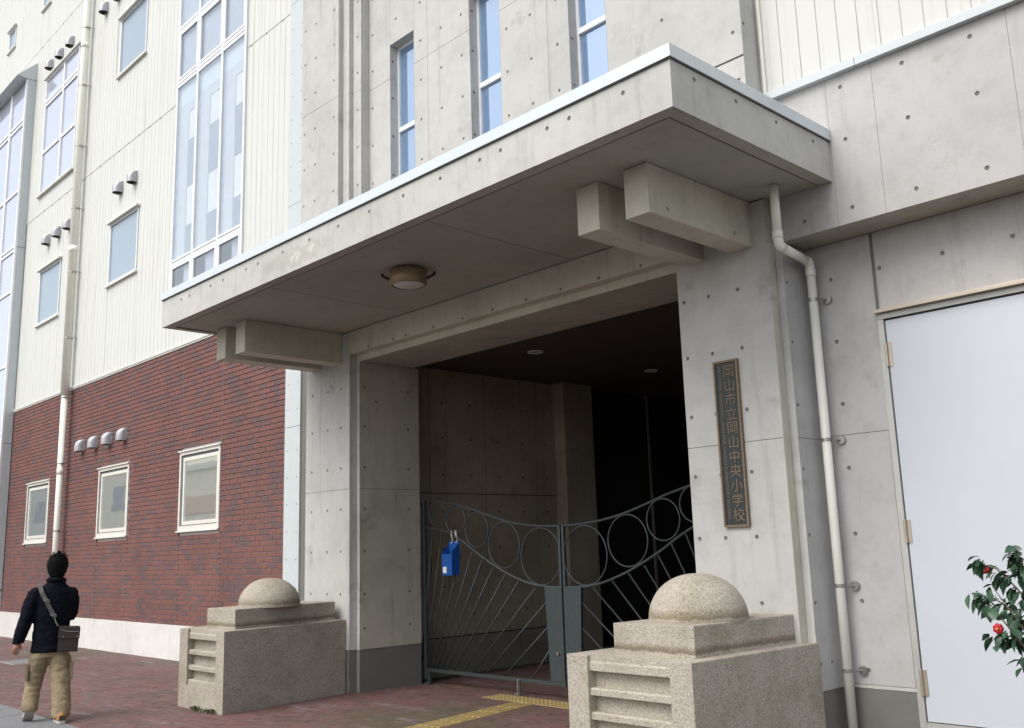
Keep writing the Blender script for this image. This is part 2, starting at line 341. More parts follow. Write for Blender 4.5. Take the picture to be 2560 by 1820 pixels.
HR = 0.0175   # radius of a formwork tie hole
def slab(bm, axis, sgn, at, u0, u1, v0, v1, holes=(), g=0.0025, depth=0.012, hm=1):
    """a thin cast panel on the plane axis=at facing sgn; u = the other horizontal axis (or X for a soffit), v = Z (or Y).
    real recessed tie holes are cut into it"""
    u0, u1, v0, v1 = u0+g, u1-g, v0+g, v1-g
    def P(u, v, d=0.0):
        w = at-sgn*d
        return {'X': (w, u, v), 'Y': (u, w, v), 'Z': (u, v, w)}[axis]
    a = 0.030
    hs = [(u, v) for u, v in holes if u0+a < u < u1-a and v0+a < v < v1-a]
    us, vs = [u0, u1], [v0, v1]
    def uniq(xs):
        o = []
        for x in sorted(xs):
            if not o or x-o[-1] > 0.07: o.append(x)
        return o
    cu = uniq([h[0] for h in hs]); cv = uniq([h[1] for h in hs])
    for c in cu: us += [c-a, c+a]
    for c in cv: vs += [c-a, c+a]
    us.sort(); vs.sort()
    hit = set()
    for h in hs:
        i = min(range(len(cu)), key=lambda k: abs(cu[k]-h[0])); j = min(range(len(cv)), key=lambda k: abs(cv[k]-h[1])); hit.add((i, j))
    hc = {(round(cu[i]-a, 4), round(cv[j]-a, 4)) for i, j in hit}
    cache = {}
    def V(u, v, d=0.0):
        k = (round(u, 5), round(v, 5), round(d, 5))
        if k not in cache: cache[k] = bm.verts.new(P(u, v, d))
        return cache[k]
    for ua, ub in zip(us, us[1:]):
        for va, vb in zip(vs, vs[1:]):
            if (round(ua, 4), round(va, 4)) in hc:
                c0, c1 = (ua+ub)/2, (va+vb)/2; K = 16; outr = []; inn = []; bot = []
                for k in range(K):
                    t = 2*pi*k/K; x, y = cos(t), sin(t); s = a/max(abs(x), abs(y))
                    outr.append(V(c0+x*s, c1+y*s)); inn.append(V(c0+x*HR, c1+y*HR)); bot.append(V(c0+x*HR*0.88, c1+y*HR*0.88, 0.009))
                for k in range(K):
                    k2 = (k+1) % K
                    bm.faces.new((outr[k], outr[k2], inn[k2], inn[k])); f = bm.faces.new((inn[k], inn[k2], bot[k2], bot[k])); f.material_index = hm
                bm.faces.new(bot).material_index = hm
            else:
                bm.faces.new((V(ua, va), V(ub, va), V(ub, vb), V(ua, vb)))
    if g < 0.002: return
    for (p, q) in (((u0, v0), (u1, v0)), ((u1, v0), (u1, v1)), ((u1, v1), (u0, v1)), ((u0, v1), (u0, v0))):
        bm.faces.new([bm.verts.new(P(*p)), bm.verts.new(P(*q)), bm.verts.new(P(*q, depth)), bm.verts.new(P(*p, depth))])
def cpanel(parent, axis, sgn, at, u0, u1, v0, v1, holes=(), mat=None, g=0.0025, name='concrete_panel', depth=0.012, label=None):
    bm = B(); slab(bm, axis, sgn, at, u0, u1, v0, v1, holes, g, depth)
    return obj(name, bm, [mat or MAT['conc'], MAT['joint'] if mat in (MAT['conc_in'], MAT['conc_d']) else MAT['hole']], parent, label=label)
def hgrid(us, vs): return [(u, v) for u in us for v in vs]

# ================================================================== GROUND
bm = B(); box(bm, -90, 60, -60, 3.72, -0.5, -0.145); obj('road', bm, MAT['asphalt'], kind='structure')
bm = B(); box(bm, -90, 60, 3.735, 40, -0.5, -0.030)
pavement = obj('pavement', bm, MAT['pav_joint'], kind='structure')
walk = obj('walkway', boxb(-90, 60, 0.3, 3.73, -0.5, -0.028), MAT['pav_joint'], kind='structure')
# grey walkway slabs (each a piece) 0.6 x 0.3
src = None
gs = []
for i in range(34):
    for j in range(3):
        gs.append((-22.9+0.604*i+(0.3 if j % 2 else 0), 3.58-0.304*j))
for k, (x, y) in enumerate(gs):
    if src is None:
        src = obj('grey_slab', boxb(-0.298, 0.298, -0.149, 0.149, -0.04, 0.0, bev=0.004), MAT['grey_slab'], walk, world=False); src.location = (x, y, 0)
    else:
        c = src.copy(); c.location = (x, y, random.uniform(-0.0015, 0.0015)); COL.objects.link(c)
# red pavers 0.2 x 0.1 laid running along X
def in_pav(x, y):
    if -9.93 < x < -4.86: return y < 13
    return y < 7.12
pm = []
for k in 'abc':
    bmx = boxb(-0.098, 0.098, -0.048, 0.048, -0.035, 0.0, bev=0.003); me = bpy.data.meshes.new('paver'); bmx.to_mesh(me); bmx.free(); me.materials.append(MAT['paver_'+k]); pm.append(me)
cells = []
for r in range(95):
    y = 3.785+0.1*r
    for c in range(112):
        x = -26.0+0.2*c+(0.1 if r % 2 else 0)
        if not in_pav(x, y): continue
        if -10.76-0.15*(y-4.98) < x < -9.80-0.15*(y-4.98) and 5.04 < y < 6.64: continue
        if x > -5.0 and y > 5.3: continue
        cells.append((math.hypot(x-0, y-0), x, y))
def seen(x, y):   # inside the camera's view of the ground
    v = Vector((x, y, -1.6)); q = (v.dot(r2), v.dot(u2), v.dot(fw)); return q[2] > 0 and abs(q[0]/q[2]) < 0.54 and q[1]/q[2] > -0.385
vis = sorted(c for c in cells if seen(c[1], c[2]) and not (c[1] > -5.1 and c[2] > 5.2))
near = set(vis[:300])
bms = B()
for c in cells:
    if c in near:
        o = bpy.data.objects.new('paver', random.choices(pm, (5, 3, 2))[0]); o.location = (c[1], c[2], random.uniform(-0.002, 0.001)); o.parent = pavement; COL.objects.link(o)
    else:
        x, y = c[1], c[2]; z = random.uniform(-0.002, 0.001)
        mi = random.choices((0, 1, 2), (5, 3, 2))[0]
        a = [bms.verts.new((x+sx*0.098, y+sy*0.048, z)) for sx, sy in ((-1, -1), (1, -1), (1, 1), (-1, 1))]
        b = [bms.verts.new((x+sx*0.098, y+sy*0.048, z-0.026)) for sx, sy in ((-1, -1), (1, -1), (1, 1), (-1, 1))]
        bms.faces.new(a).material_index = mi
        for k in range(4): bms.faces.new((a[k], b[k], b[(k+1) % 4], a[(k+1) % 4])).material_index = mi
obj('paving_field', bms, [MAT['paver_a'], MAT['paver_b'], MAT['paver_c']], pavement, kind='stuff')

# tactile paving: warning strip along the gate and guiding strip from the street
tac = empty('tactile_paving', (-7.6, 6.9, 0), kind='structure')
bmw = boxb(-0.149, 0.149, -0.149, 0.149, -0.01, 0.004, bev=0.002)
for i in range(5):
    for j in range(5): lathe(bmw, [(0.0135, 0), (0.0115, 0.004), (0.0, 0.005)], (-0.12+0.06*i, -0.12+0.06*j, 0.004), 8)
me_w = bpy.data.meshes.new('warning_tile'); bmw.to_mesh(me_w); bmw.free(); me_w.materials.append(MAT['yellow'])
bmg = boxb(-0.149, 0.149, -0.149, 0.149, -0.01, 0.004, bev=0.002)
for i in range(4): box(bmg, -0.125+0.072*i, -0.095+0.072*i, -0.13, 0.13, 0.003, 0.0085)
me_g = bpy.data.meshes.new('guiding_tile'); bmg.to_mesh(me_g); bmg.free(); me_g.materials.append(MAT['yellow'])
for i in range(12):
    o = bpy.data.objects.new('warning_tile', me_w); o.parent = tac; o.location = (-0.63+0.30*i, 0.63, 0); COL.objects.link(o)
ang = math.atan2(0.27, 1.62)
for i in range(13):
    o = bpy.data.objects.new('guiding_tile', me_g); o.parent = tac; d = 0.15+0.30*i
    o.location = (-0.09+0.166*d, 0.48-0.02-0.986*d, 0); o.rotation_euler = (0, 0, 0.166); COL.objects.link(o)
# utility cover in the pavement by the brick wall
mh = empty('utility_cover', (-17.95, 5.5, 0), 'grey steel utility cover set in the red paving by the brick wall', 'utility cover')
obj('cover_frame', boxb(-18.35, -17.55, 5.25, 5.75, -0.02, 0.003), MAT['door_fr'], mh)
obj('cover_plate', boxb(-18.32, -17.58, 5.28, 5.72, -0.02, 0.006), MAT['grey_slab'], mh)

# ================================================================== WHITE WING (left)
wing = empty('school_wing', (-18, 7.15, 0), 'tall ivory clad school wing on a red brick ground floor', 'building')
YB = 7.15
for a, b_, c, d in ((-40, -16.32, -0.3, 22), (-13.64, -11.3, -0.3, 22), (-16.32, -13.64, -0.3, 6.0), (-16.32, -13.64, 14.2, 22)): obj('wall', boxb(a, b_, YB+0.012, YB+0.22, c, d), MAT['mortar'], wing)
obj('wall', boxb(-40, -17.1, 7.38, 20, -0.3, 22), MAT['stair_wall'], wing); obj('wall', boxb(-12.9, -11.3, 7.38, 20, -0.3, 22), MAT['stair_wall'], wing); obj('wall', boxb(-17.1, -12.9, 8.9, 20, -0.3, 22), MAT['stair_wall'], wing)
obj('base_course', boxb(-25.0, -10.95, YB-0.03, YB+0.05, -0.3, 0.553, bev=0.006), MAT['plinth'], wing, label='white painted concrete base under the bricks')
# windows: (x0, x1, z0, z1)
WIN_BRICK = [(-23.60, -22.13, 2.08, 3.40), (-19.31, -17.83, 2.08, 3.40), (-15.68, -14.22, 2.08, 3.39)]
WIN_CLAD = [(-23.70, -22.23, 7.12, 8.49), (-19.38, -17.90, 7.13, 8.49), (-19.34, -17.90, 11.74, 13.12), (-27.75, -27.12, 15.83, 16.50), (-24.85, -24.21, 15.83, 16.9)]
BIG = (-16.32, -13.64, 6.00, 14.2); TALL = (-24.14, -21.82, 10.50, 13.62)
def cut(x0, x1, z0, z1, holes):
    """rect minus holes that span it in X: returns list of z-intervals"""
    segs = [(z0, z1)]
    for (a, b, c, d) in holes:
        if x1 <= a+0.001 or x0 >= b-0.001: continue
        ns = []
        for s, e in segs:
            if d <= s or c >= e: ns.append((s, e)); continue
            if c > s: ns.append((s, c))
            if d < e: ns.append((d, e))
        segs = ns
    return segs
# bricks
BL, BH = 0.243, 0.0806
bmeshes = []
for k in 'abc':
    b_ = boxb(-BL/2+0.0025, BL/2-0.0025, -0.012, 0.02, -BH/2+0.007, BH/2-0.007, bev=0.0025)
    me = bpy.data.meshes.new('brick'); b_.to_mesh(me); b_.free(); me.materials.append(MAT['brick_'+k]); bmeshes.append(me)
allb = []
x_l, x_r = -24.97, -12.17
for r in range(58):
    z = 0.553+BH*(r+0.5)
    xx = x_l-(BL/2 if r % 2 else 0)
    while xx < x_r:
        a, b_ = max(xx, x_l), min(xx+BL, x_r)
        # trim bricks at the windows
        pcs = [(a, b_)]
        for (wa, wb, wc, wd) in WIN_BRICK:
            if z+BH/2 <= wc or z-BH/2 >= wd: continue
            np_ = []
            for (s, e) in pcs:
                if e <= wa or s >= wb: np_.append((s, e)); continue
                if s < wa: np_.append((s, wa))
                if e > wb: np_.append((wb, e))
            pcs = np_
        for s, e in pcs:
            if e-s > 0.03: allb.append((s, e, z))
        xx += BL
allb.sort(key=lambda t: -t[0])
full = [t for t in allb if t[1]-t[0] > BL-0.002][:300]; fs = set(full)
bms = B()
for t in allb:
    s, e, z = t; mi = random.choices((0, 1, 2), (50, 22, 28))[0]; dy = random.uniform(-0.0015, 0.0015)
    if t in fs:
        o = bpy.data.objects.new('brick', bmeshes[mi]); o.parent = wing; o.location = ((s+e)/2+18, dy, z); COL.objects.link(o)
    else:
        x0, x1, z0, z1, y0 = s+0.0025, e-0.0025, z-BH/2+0.007, z+BH/2-0.0055, YB-0.012+dy
        f = [bms.verts.new(p) for p in ((x0, y0, z0), (x1, y0, z0), (x1, y0, z1), (x0, y0, z1))]
        g_ = [bms.verts.new((v.co.x, YB+0.014, v.co.z)) for v in f]
        bms.faces.new(f).material_index = mi
        for k in range(4): bms.faces.new((f[k], g_[k], g_[(k+1) % 4], f[(k+1) % 4])).material_index = mi
obj('brick_facing', bms, [MAT['brick_a'], MAT['brick_b'], MAT['brick_c']], wing, kind='stuff')
# dark movement joints between brick panels
for x in (-22.13, -19.31, -17.83, -15.68, -14.22):
    for (s, e) in cut(x-0.005, x+0.005, 0.56, 5.2, [(a-0.02, b_+0.02, c, d) for a, b_, c, d in WIN_BRICK]): obj('movement_joint', boxb(x-0.006, x+0.006, YB-0.0125, YB+0.01, s, e), MAT['joint'], wing)
# drip flashing between brick and siding
obj('flashing', boxb(-25.0, -12.2, YB-0.045, YB+0.02, 5.262, 5.30, bev=0.004), MAT['clad'], wing)
obj('flashing', boxb(-25.0, -12.2, YB-0.030, YB+0.02, 5.235, 5.262), MAT['trim_w'], wing)
# siding strips
SP = 0.169; tiers = [(5.30, 10.005), (10.02, 14.745), (14.76, 20.5)]
allw = WIN_CLAD+[BIG, TALL]
strips = []
i = 0; x = -12.24
while x > -33:
    for t, (z0, z1) in enumerate(tiers):
        if x-SP < -25.0 and z1 < 14.7: continue
        xs = [(x-SP, x)]
        # split the strip where a window edge falls inside it
        cuts = sorted({e for wdw in allw for e in wdw[:2] if x-SP+0.01 < e < x-0.01 and not (z1 < wdw[2] or z0 > wdw[3])})
        edges = [x-SP]+cuts+[x]
        for a, b_ in zip(edges, edges[1:]):
            for s, e in cut(a, b_, z0, z1, allw): strips.append((a, b_, s, e, t))
    x -= SP
def strip_bm(bm, a, b_, s, e):
    y0, y1 = YB-0.018, YB-0.010; q = 0.010
    c = [(a, y1), (a+q*0.5, y1), (a+q, y0), (b_-q*0.5, y0), (b_, y1)]
    if b_-a < 0.03: c = [(a, y1), (b_, y1)]
    lo = [bm.verts.new((u, v, s)) for u, v in c]; hi = [bm.verts.new((u, v, e)) for u, v in c]
    for k in range(len(c)-1): bm.faces.new((lo[k], lo[k+1], hi[k+1], hi[k]))
    if len(c) > 2: bm.faces.new(lo[::-1]); bm.faces.new(hi)
    return bm
strips.sort(key=lambda t: (t[4] == 2, -t[0]))
bms = B()
for n, (a, b_, s, e, t) in enumerate(strips):
    if n < 290: obj('siding_strip', strip_bm(B(), a, b_, s, e), MAT['clad'], wing)
    else: strip_bm(bms, a, b_, s, e)
obj('siding_field', bms, MAT['clad'], wing, kind='stuff')
def ysolid(parent, name, mat, x0, x1, y0, y1, z0, z1, holes, gap=0.0):
    """backing sheet with openings"""
    bm = B(); xs = sorted({x0, x1}|{h[0] for h in holes}|{h[1] for h in holes})
    for a, b_ in zip(xs, xs[1:]):
        if b_ <= x0 or a >= x1: continue
        for s, e in cut(a, b_, z0, z1, holes): box(bm, a, b_, y0, y1, s, e)
    return obj(name, bm, mat, parent)
ysolid(wing, 'siding_backing', MAT['clad_g'], -33.2, -12.24, YB-0.006, YB+0.010, 5.30, 21, allw)
# tiny dark nail marks on the horizontal siding joints
bmn = B()
for zj in (10.01, 14.75):
    for k in range(26):
        xx = -12.5-k*0.507
        if zj < 10.5 and BIG[0] < xx < BIG[1]: continue
        box(bmn, xx-0.012, xx+0.012, YB-0.026, YB-0.02, zj-0.02, zj+0.004)
obj('siding_clip', bmn, MAT['joint'], wing, kind='stuff')
# white corner strip with screws, seamed
corner = []
zs = [5.0-4.45, 3.418, 6.77, 10.11, 13.4, 20]
for a, b_ in zip(zs, zs[1:]):
    pnl = obj('corner_board', boxb(-12.215, -11.80, YB-0.045, YB+0.02, a+0.003, b_-0.003, bev=0.003), MAT['trim'], wing)
    bmx = B(); z = a+0.25
    while z < b_-0.1:
        for xx in (-12.13, -11.87): lathe_y = tube(bmx, [(xx, YB-0.0455, z), (xx, YB-0.050, z)], 0.009, 8)
        z += 0.38
    obj('screw', bmx, MAT['steel'], pnl)
obj('corner_gap', boxb(-11.80, -10.9, YB-0.02, YB+0.02, -0.2, 20), MAT['joint'], wing)

# --- windows
def framebars(bm, x0, x1, z0, z1, w_, y0, y1):
    box(bm, x0, x0+w_, y0, y1, z0, z1); box(bm, x1-w_, x1, y0, y1, z0, z1)
    box(bm, x0+w_, x1-w_, y0, y1, z0, z0+w_); box(bm, x0+w_, x1-w_, y0, y1, z1-w_, z1)
def recess(x0, x1, z0, z1, y0, y1, mat, parent):
    """four reveal faces and a back"""
    bm = B()
    quad(bm, [(x0, y0, z0), (x0, y1, z0), (x0, y1, z1), (x0, y0, z1)]); quad(bm, [(x1, y0, z0), (x1, y0, z1), (x1, y1, z1), (x1, y1, z0)])
    quad(bm, [(x0, y0, z0), (x1, y0, z0), (x1, y1, z0), (x0, y1, z0)]); quad(bm, [(x0, y0, z1), (x0, y1, z1), (x1, y1, z1), (x1, y0, z1)])
    return obj('reveal', bm, mat, parent)
def brick_window(x0, x1, z0, z1):
    m = B(); framebars(m, x0, x1, z0, z1, 0.055, YB-0.028, YB+0.02)
    f = obj('window', m, MAT['frame_w'], wing)
    m = B(); framebars(m, x0+0.12, x1-0.062, z0+0.09, z1-0.10, 0.06, YB-0.015, YB+0.03); box(m, x0+0.056, x1-0.056, YB-0.024, YB-0.012, z0+0.056, z0+0.075)
    obj('sash', m, MAT['frame_w'], f)
    m = B(); box(m, x0+0.056, x0+0.119, YB-0.004, YB+0.004, z0+0.06, z1-0.056); box(m, x0+0.12, x1-0.056, YB-0.004, YB+0.004, z1-0.099, z1-0.056)
    obj('gasket', m, MAT['gasket'], f)
    obj('pane', boxb(x0+0.17, x1-0.11, YB+0.0, YB+0.006, z0+0.14, z1-0.15), MAT['glass_low'], f)
    obj('hood', boxb(x0-0.03, x1+0.02, YB-0.055, YB-0.01, z1, z1+0.022), MAT['frame_w'], f)
    obj('sill', boxb(x0-0.015, x1+0.015, YB-0.055, YB-0.02, z0-0.03, z0-0.001, bev=0.004), MAT['frame_w'], f)
for a in WIN_BRICK: brick_window(*a)
def clad_window(x0, x1, z0, z1):
    m = B(); framebars(m, x0+0.02, x1-0.02, z0+0.02, z1-0.03, 0.045, YB-0.030, YB+0.02)
    f = obj('window', m, MAT['frame'], wing)
    obj('pane', boxb(x0+0.066, x1-0.066, YB-0.004, YB+0.004, z0+0.066, z1-0.076), MAT['glass_frost'], f)
    obj('gasket', boxb(x0+0.058, x1-0.058, YB+0.006, YB+0.01, z0+0.058, z1-0.068), MAT['gasket'], f)
    obj('hood', boxb(x0-0.03, x1+0.03, YB-0.10, YB-0.008, z1-0.03, z1+0.012), MAT['trim_w'], f)
    obj('sill', boxb(x0-0.03, x1+0.03, YB-0.075, YB-0.008, z0-0.025, z0+0.02, bev=0.004), MAT['trim_w'], f)
for a in WIN_CLAD: clad_window(*a)
# tall window beside the pipe
x0, x1, z0, z1 = TALL
m = B(); framebars(m, x0, x1, z0, z1, 0.06, YB-0.03, YB+0.03)
box(m, -22.90, -22.80, YB-0.03, YB+0.03, z0+0.06, z1-0.06)
for xa, xb in ((x0+0.06, -22.90), (-22.80, x1-0.06)):
    box(m, xa, xb, YB-0.03, YB+0.03, 12.86, 12.92); box(m, xa, xb, YB-0.03, YB+0.03, 12.965, 13.04); box(m, xa, xb, YB-0.025, YB+0.03, 11.60, 11.68)
f = obj('window', m, MAT['frame'], wing, label='tall framed window partly behind the drainpipe')
for xa, xb in ((x0+0.06, -22.90), (-22.80, x1-0.06)):
    for za, zb in ((z0+0.06, 11.60), (11.68, 12.86), (13.04, z1-0.06)): obj('pane', boxb(xa, xb, YB, YB+0.006, za, zb), MAT['glass_tall'], f)
obj('hood', boxb(x0-0.06, x1+0.06, YB-0.085, YB-0.008, z1-0.01, z1+0.035), MAT['trim_w'], f)
obj('sill', boxb(x0-0.06, x1+0.06, YB-0.09, YB-0.008, z0-0.04, z0, bev=0.004), MAT['trim_w'], f)
# big stair window, three bays
x0, x1, z0, z1 = BIG
mul = [(x0, x0+0.06), (-15.45-0.035, -15.45+0.035), (-14.50-0.035, -14.50+0.035), (x1-0.06, x1)]
m = B()
for a, b_ in mul: box(m, a, b_, YB-0.05, YB+0.04, z0, z1)
for (a, b_), (c, d) in zip(mul, mul[1:]):
    for za, zb in ((z0, z0+0.06), (6.80, 6.87), (6.89, 6.93), (10.30, 10.36), (10.38, 10.44), (11.42, 11.48), (11.50, 11.56), (14.1, z1)): box(m, b_, c, YB-0.045, YB+0.04, za, zb)
big = obj('stair_window', m, MAT['frame'], wing, label='tall three bay window with pale and dark bands behind the glass')
for (a, b_), (c, d) in zip(mul, mul[1:]):
    for za, zb in ((z0+0.06, 6.80), (6.93, 10.30), (10.44, 11.42), (11.56, 14.1)): obj('pane', boxb(b_, c, YB-0.030, YB-0.024, za, zb), MAT['glass_big'], big)
    for za, zb in ((10.445, 11.415), (6.065, 6.795)):
        m = B(); framebars(m, b_+0.004, c-0.004, za, zb, 0.045, YB-0.052, YB-0.022); obj('sash', m, MAT['frame'], big)
obj('sill', boxb(x0-0.05, x1+0.05, YB-0.09, YB-0.008, z0-0.04, z0, bev=0.004), MAT['trim_w'], big)
# light and dark pattern in the glass put into flat sheets behind each pane
obj('stair_hall', boxb(x0-0.7, x1+0.6, 7.366, 7.372, 5, 14.6), MAT['stair_wall'], big)
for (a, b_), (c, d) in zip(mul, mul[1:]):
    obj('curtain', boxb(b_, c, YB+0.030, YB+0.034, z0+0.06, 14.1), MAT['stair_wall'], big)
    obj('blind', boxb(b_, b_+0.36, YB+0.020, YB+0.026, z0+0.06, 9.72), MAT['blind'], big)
    for za, zb, mk in ((8.25, 9.15, 'stair_dark'), (6.95, 7.5, 'stair_dark'), (9.72, 9.93, 'blind'), (9.93, 10.30, 'blue_light_band'), (10.44, 14.1, 'blind_d'), (6.06, 6.80, 'blind_d')):
        obj('pattern_band' if zb-za < 0.4 else 'opening_sheet', boxb(b_+(0.365 if zb < 9.5 and zb > 6.85 else 0), c, YB+0.020, YB+0.027, za, zb), MAT[mk], big)
# the walls behind the stair window are cut open
# --- bay at the far left
bay = B()
box(bay, -34, -25.0, 6.955, 7.13, 1.05, 14.0)
bb = obj('bay', bay, MAT['trim'], wing, label='projecting white bay with tall windows and a sloped hood')
obj('bay_joint', boxb(-25.02, -24.997, 6.94, 7.135, 9.40, 9.415), MAT['joint'], bb); 
m = B(); box(m, -25.02, -24.997, 6.94, 7.135, 4.48, 4.495); box(m, -25.02, -24.997, 6.94, 7.135, 1.04, 1.06); obj('bay_joint', m, MAT['joint'], bb)
m = B(); prism(m, [(6.67, 13.97), (7.13, 14.44), (7.13, 13.95), (6.95, 13.93)], 'X', -34, -24.98); obj('hood', m, MAT['trim'], bb)
m = B()
for xa, xb in ((-25.10, -25.0), (-26.28, -26.14), (-27.5, -27.36), (-28.7, -28.56)):
    box(m, xa, xb, 6.90, 6.95, 1.05, 13.93)
for za in (12.70, 12.83, 10.88, 9.30, 9.42, 8.24, 6.35, 4.7, 2.9):
    for xa, xb in ((-26.14, -25.10), (-27.36, -26.28), (-28.56, -27.5)): box(m, xa, xb, 6.905, 6.95, za, za+0.07)
wf = obj('bay_window_frame', m, MAT['frame'], bb)
for xa, xb in ((-26.14, -25.10), (-27.36, -26.28), (-28.56, -27.5)): obj('pane', boxb(xa, xb, 6.93, 6.94, 1.1, 13.9), MAT['glass_tall'], bb)
obj('bay_base', boxb(-34, -25.03, 7.0, 7.14, -0.2, 1.04), MAT['plinth'], wing)

# vent hoods
def make_vent():
    t = empty('vent_hood', (0, 0, 0))
    bm = B(); W, D, Hh = 0.105, 0.17, 0.24; n = 12; rings = []
    # cowl: front wall curves back up to the wall
    prof = [(D, -0.12), (D*1.0, -0.02), (D*0.93, 0.045), (D*0.72, 0.09), (D*0.38, 0.115), (0.0, 0.12)]
    for d, z in prof:
        ring = []
        for k in range(n+1):
            a = pi*k/n; ring.append(bm.verts.new((-W*cos(a), -d*(sin(a)**0.6), z)))
        rings.append(ring)
    for a, b_ in zip(rings, rings[1:]):
        for k in range(n): bm.faces.new((a[k], a[k+1], b_[k+1], b_[k]))
    obj('cowl', bm, MAT['vent'], t, smooth=True)
    bm = B(); f = [bm.verts.new((-W*0.9*cos(pi*k/n), -D*0.93*(sin(pi*k/n)**0.6), -0.10)) for k in range(n+1)]; bm.faces.new(f)
    obj('opening_sheet', bm, MAT['black'], t)
    bm = B(); tube(bm, [(0, -0.01, -0.02), (0, 0.004, -0.02)], 0.125, 20); obj('flange', bm, MAT['vent'], t)
    obj('tab', boxb(-0.02, 0.02, -0.03, 0.0, -0.155, -0.11), MAT['hinge'], t)
    return t
def copy_tree(o, parent=None):
    c = o.copy(); COL.objects.link(c); c.parent = parent
    for ch in [q for q in ALLOBJ() if q.parent == o]: copy_tree(ch, c)
    return c
def ALLOBJ(): return list(o.children) if False else list(bpy.data.objects)
VENTS = [(-20.27, 3.97, 'lower', 'leftmost of the four vent hoods on the red brick'), (-19.56, 3.97, '', 'second from left of the four vent hoods on the red brick'),
         (-18.85, 3.97, '', 'third from left of the four vent hoods on the red brick'), (-18.12, 3.97, '', 'rightmost of the four vent hoods on the red brick'),
         (-23.21, 9.15, '', 'leftmost of three vent hoods left of the long drainpipe at mid height'), (-22.50, 9.15, '', 'middle of three vent hoods left of the long drainpipe at mid height'), (-21.80, 9.15, '', 'vent hood half tucked behind the long drainpipe at mid height'),
         (-18.89, 9.13, '', 'left of two vent hoods above the frosted window right of the drainpipe'), (-18.17, 9.13, '', 'right of two vent hoods above the frosted window right of the drainpipe'),
         (-23.82, 13.90, '', 'leftmost and lowest of the three vent hoods over the tall window'), (-23.10, 13.90, '', 'middle of the three vent hoods over the tall window'), (-22.38, 13.90, '', 'rightmost of the three vent hoods over the tall window'),
         (-20.25, 13.80, '', 'vent hood right of the drainpipe near the top of the picture'), (-19.53, 13.80, '', 'vent hood cut by the top edge of the picture')]
v0 = make_vent(); kids = [o for o in bpy.data.objects if o.parent == v0]
for i, (x, z, _, lab) in enumerate(VENTS):
    if i == 0: t = v0
    else:
        t = v0.copy(); COL.objects.link(t)
        for ch in kids:
            c = ch.copy(); COL.objects.link(c); c.parent = t
    t.location = (x, YB-0.022 if z > 5 else YB-0.012, z); tag(t, 'grey metal '+lab if not lab.startswith('vent') else 'grey metal '+lab, 'vent hood', 'grey vent hoods on the wall')

# left drainpipe
dp = empty('drainpipe', (-21.08, 7.0, 0), 'long thick ivory drainpipe running down the white and brick wall', 'drainpipe')
bm = B(); tube(bm, [(-21.08, 6.99, 5.12), (-21.08, 6.99, 21)], 0.088, 20); obj('pipe', bm, MAT['pipe_w'], dp, smooth=True)
bm = B(); tube(bm, [(-21.08, 6.99, -0.05), (-21.08, 6.99, 5.14)], 0.068, 20); obj('pipe', bm, MAT['pipe_w'], dp, smooth=True)
for z in (13.2, 8.35, 3.50): 
    r = 0.091 if z > 5 else 0.072; bm = B(); tube(bm, [(-21.08, 6.99, z-0.07), (-21.08, 6.99, z+0.07)], r, 20); obj('coupling', bm, MAT['pipe_w'], dp, smooth=True)
for z in (13.62, 12.20, 10.73, 9.27, 7.82, 6.35, 5.06, 3.66, 2.27):
    r = 0.092 if z > 5.1 else 0.072; bm = B(); tube(bm, [(-21.08, 6.99, z-0.015), (-21.08, 6.99, z+0.015)], r, 20)
    box(bm, -21.08+r*0.6, -21.08+r+0.05, 6.965, 6.98, z-0.02, z+0.02); tube(bm, [(-21.08+r+0.03, 6.97, z), (-21.08+r+0.03, 7.14, z)], 0.008, 8)
    obj('clamp', bm, MAT['steel'], dp)

# ================================================================== CONCRETE GATE BUILDING
gb = empty('gate_building', (-7.44, 6.68, 0), 'fair faced concrete entrance block with deep gateway and three narrow upper windows', 'building')
XL, XR = -10.94, -3.945
Hz = [0.73, 1.13, 1.64, 2.15, 2.655, 3.165, 3.66]
e = 0.006
def core(*a): return a
bm = B()
box(bm, XL+e, -9.93-e, 6.68+e, 7.71, -0.1, 4.36); box(bm, -9.95, -9.87-e, 6.785+e, 7.71, -0.1, 4.06)
box(bm, -4.86+e, XR-e, 6.68+e, 7.71, -0.1, 4.36); box(bm, -4.93, -4.8, 6.785+e, 7.71, -0.1, 4.06); box(bm, XR-0.02, -3.88-e, 6.785+e, 7.16, -0.1, 4.36)
box(bm, -9.94, -4.85, 6.68+e, 7.61, 4.07+e, 4.36); box(bm, -9.875, -4.915, 6.785+e, 7.61, 3.985+e, 4.08)
obj('wall', bm, MAT['joint'], gb)
# left column
lx = [-10.79, -10.42, -10.12]
cpanel(gb, 'Y', -1, 6.68, XL, -9.93, 0.485, 2.395, hgrid(lx, Hz)); cpanel(gb, 'Y', -1, 6.68, XL, -9.93, 2.395, 4.36, hgrid(lx, Hz))
cpanel(gb, 'Y', -1, 6.688, XL, -9.938, -0.1, 0.476, mat=MAT['base'], name='base_panel')
cpanel(gb, 'X', 1, -9.93, 6.68, 6.785, 0.485, 4.07); cpanel(gb, 'X', 1, -9.938, 6.688, 6.79, -0.1, 0.476, mat=MAT['base'], name='base_panel')
cpanel(gb, 'Y', -1, 6.785, -9.93, -9.87, 0.485, 3.985, g=0.0); cpanel(gb, 'Y', -1, 6.79, -9.938, -9.878, -0.1, 0.476, mat=MAT['base'], name='base_panel', g=0)
ry = [6.86, 7.54]
cpanel(gb, 'X', 1, -9.87, 6.785, 7.72, 0.485, 2.395, hgrid(ry, Hz), MAT['conc_d']); cpanel(gb, 'X', 1, -9.87, 6.785, 7.72, 2.395, 3.985, hgrid(ry, Hz)+[(7.04, 3.49)], MAT['conc_d'])
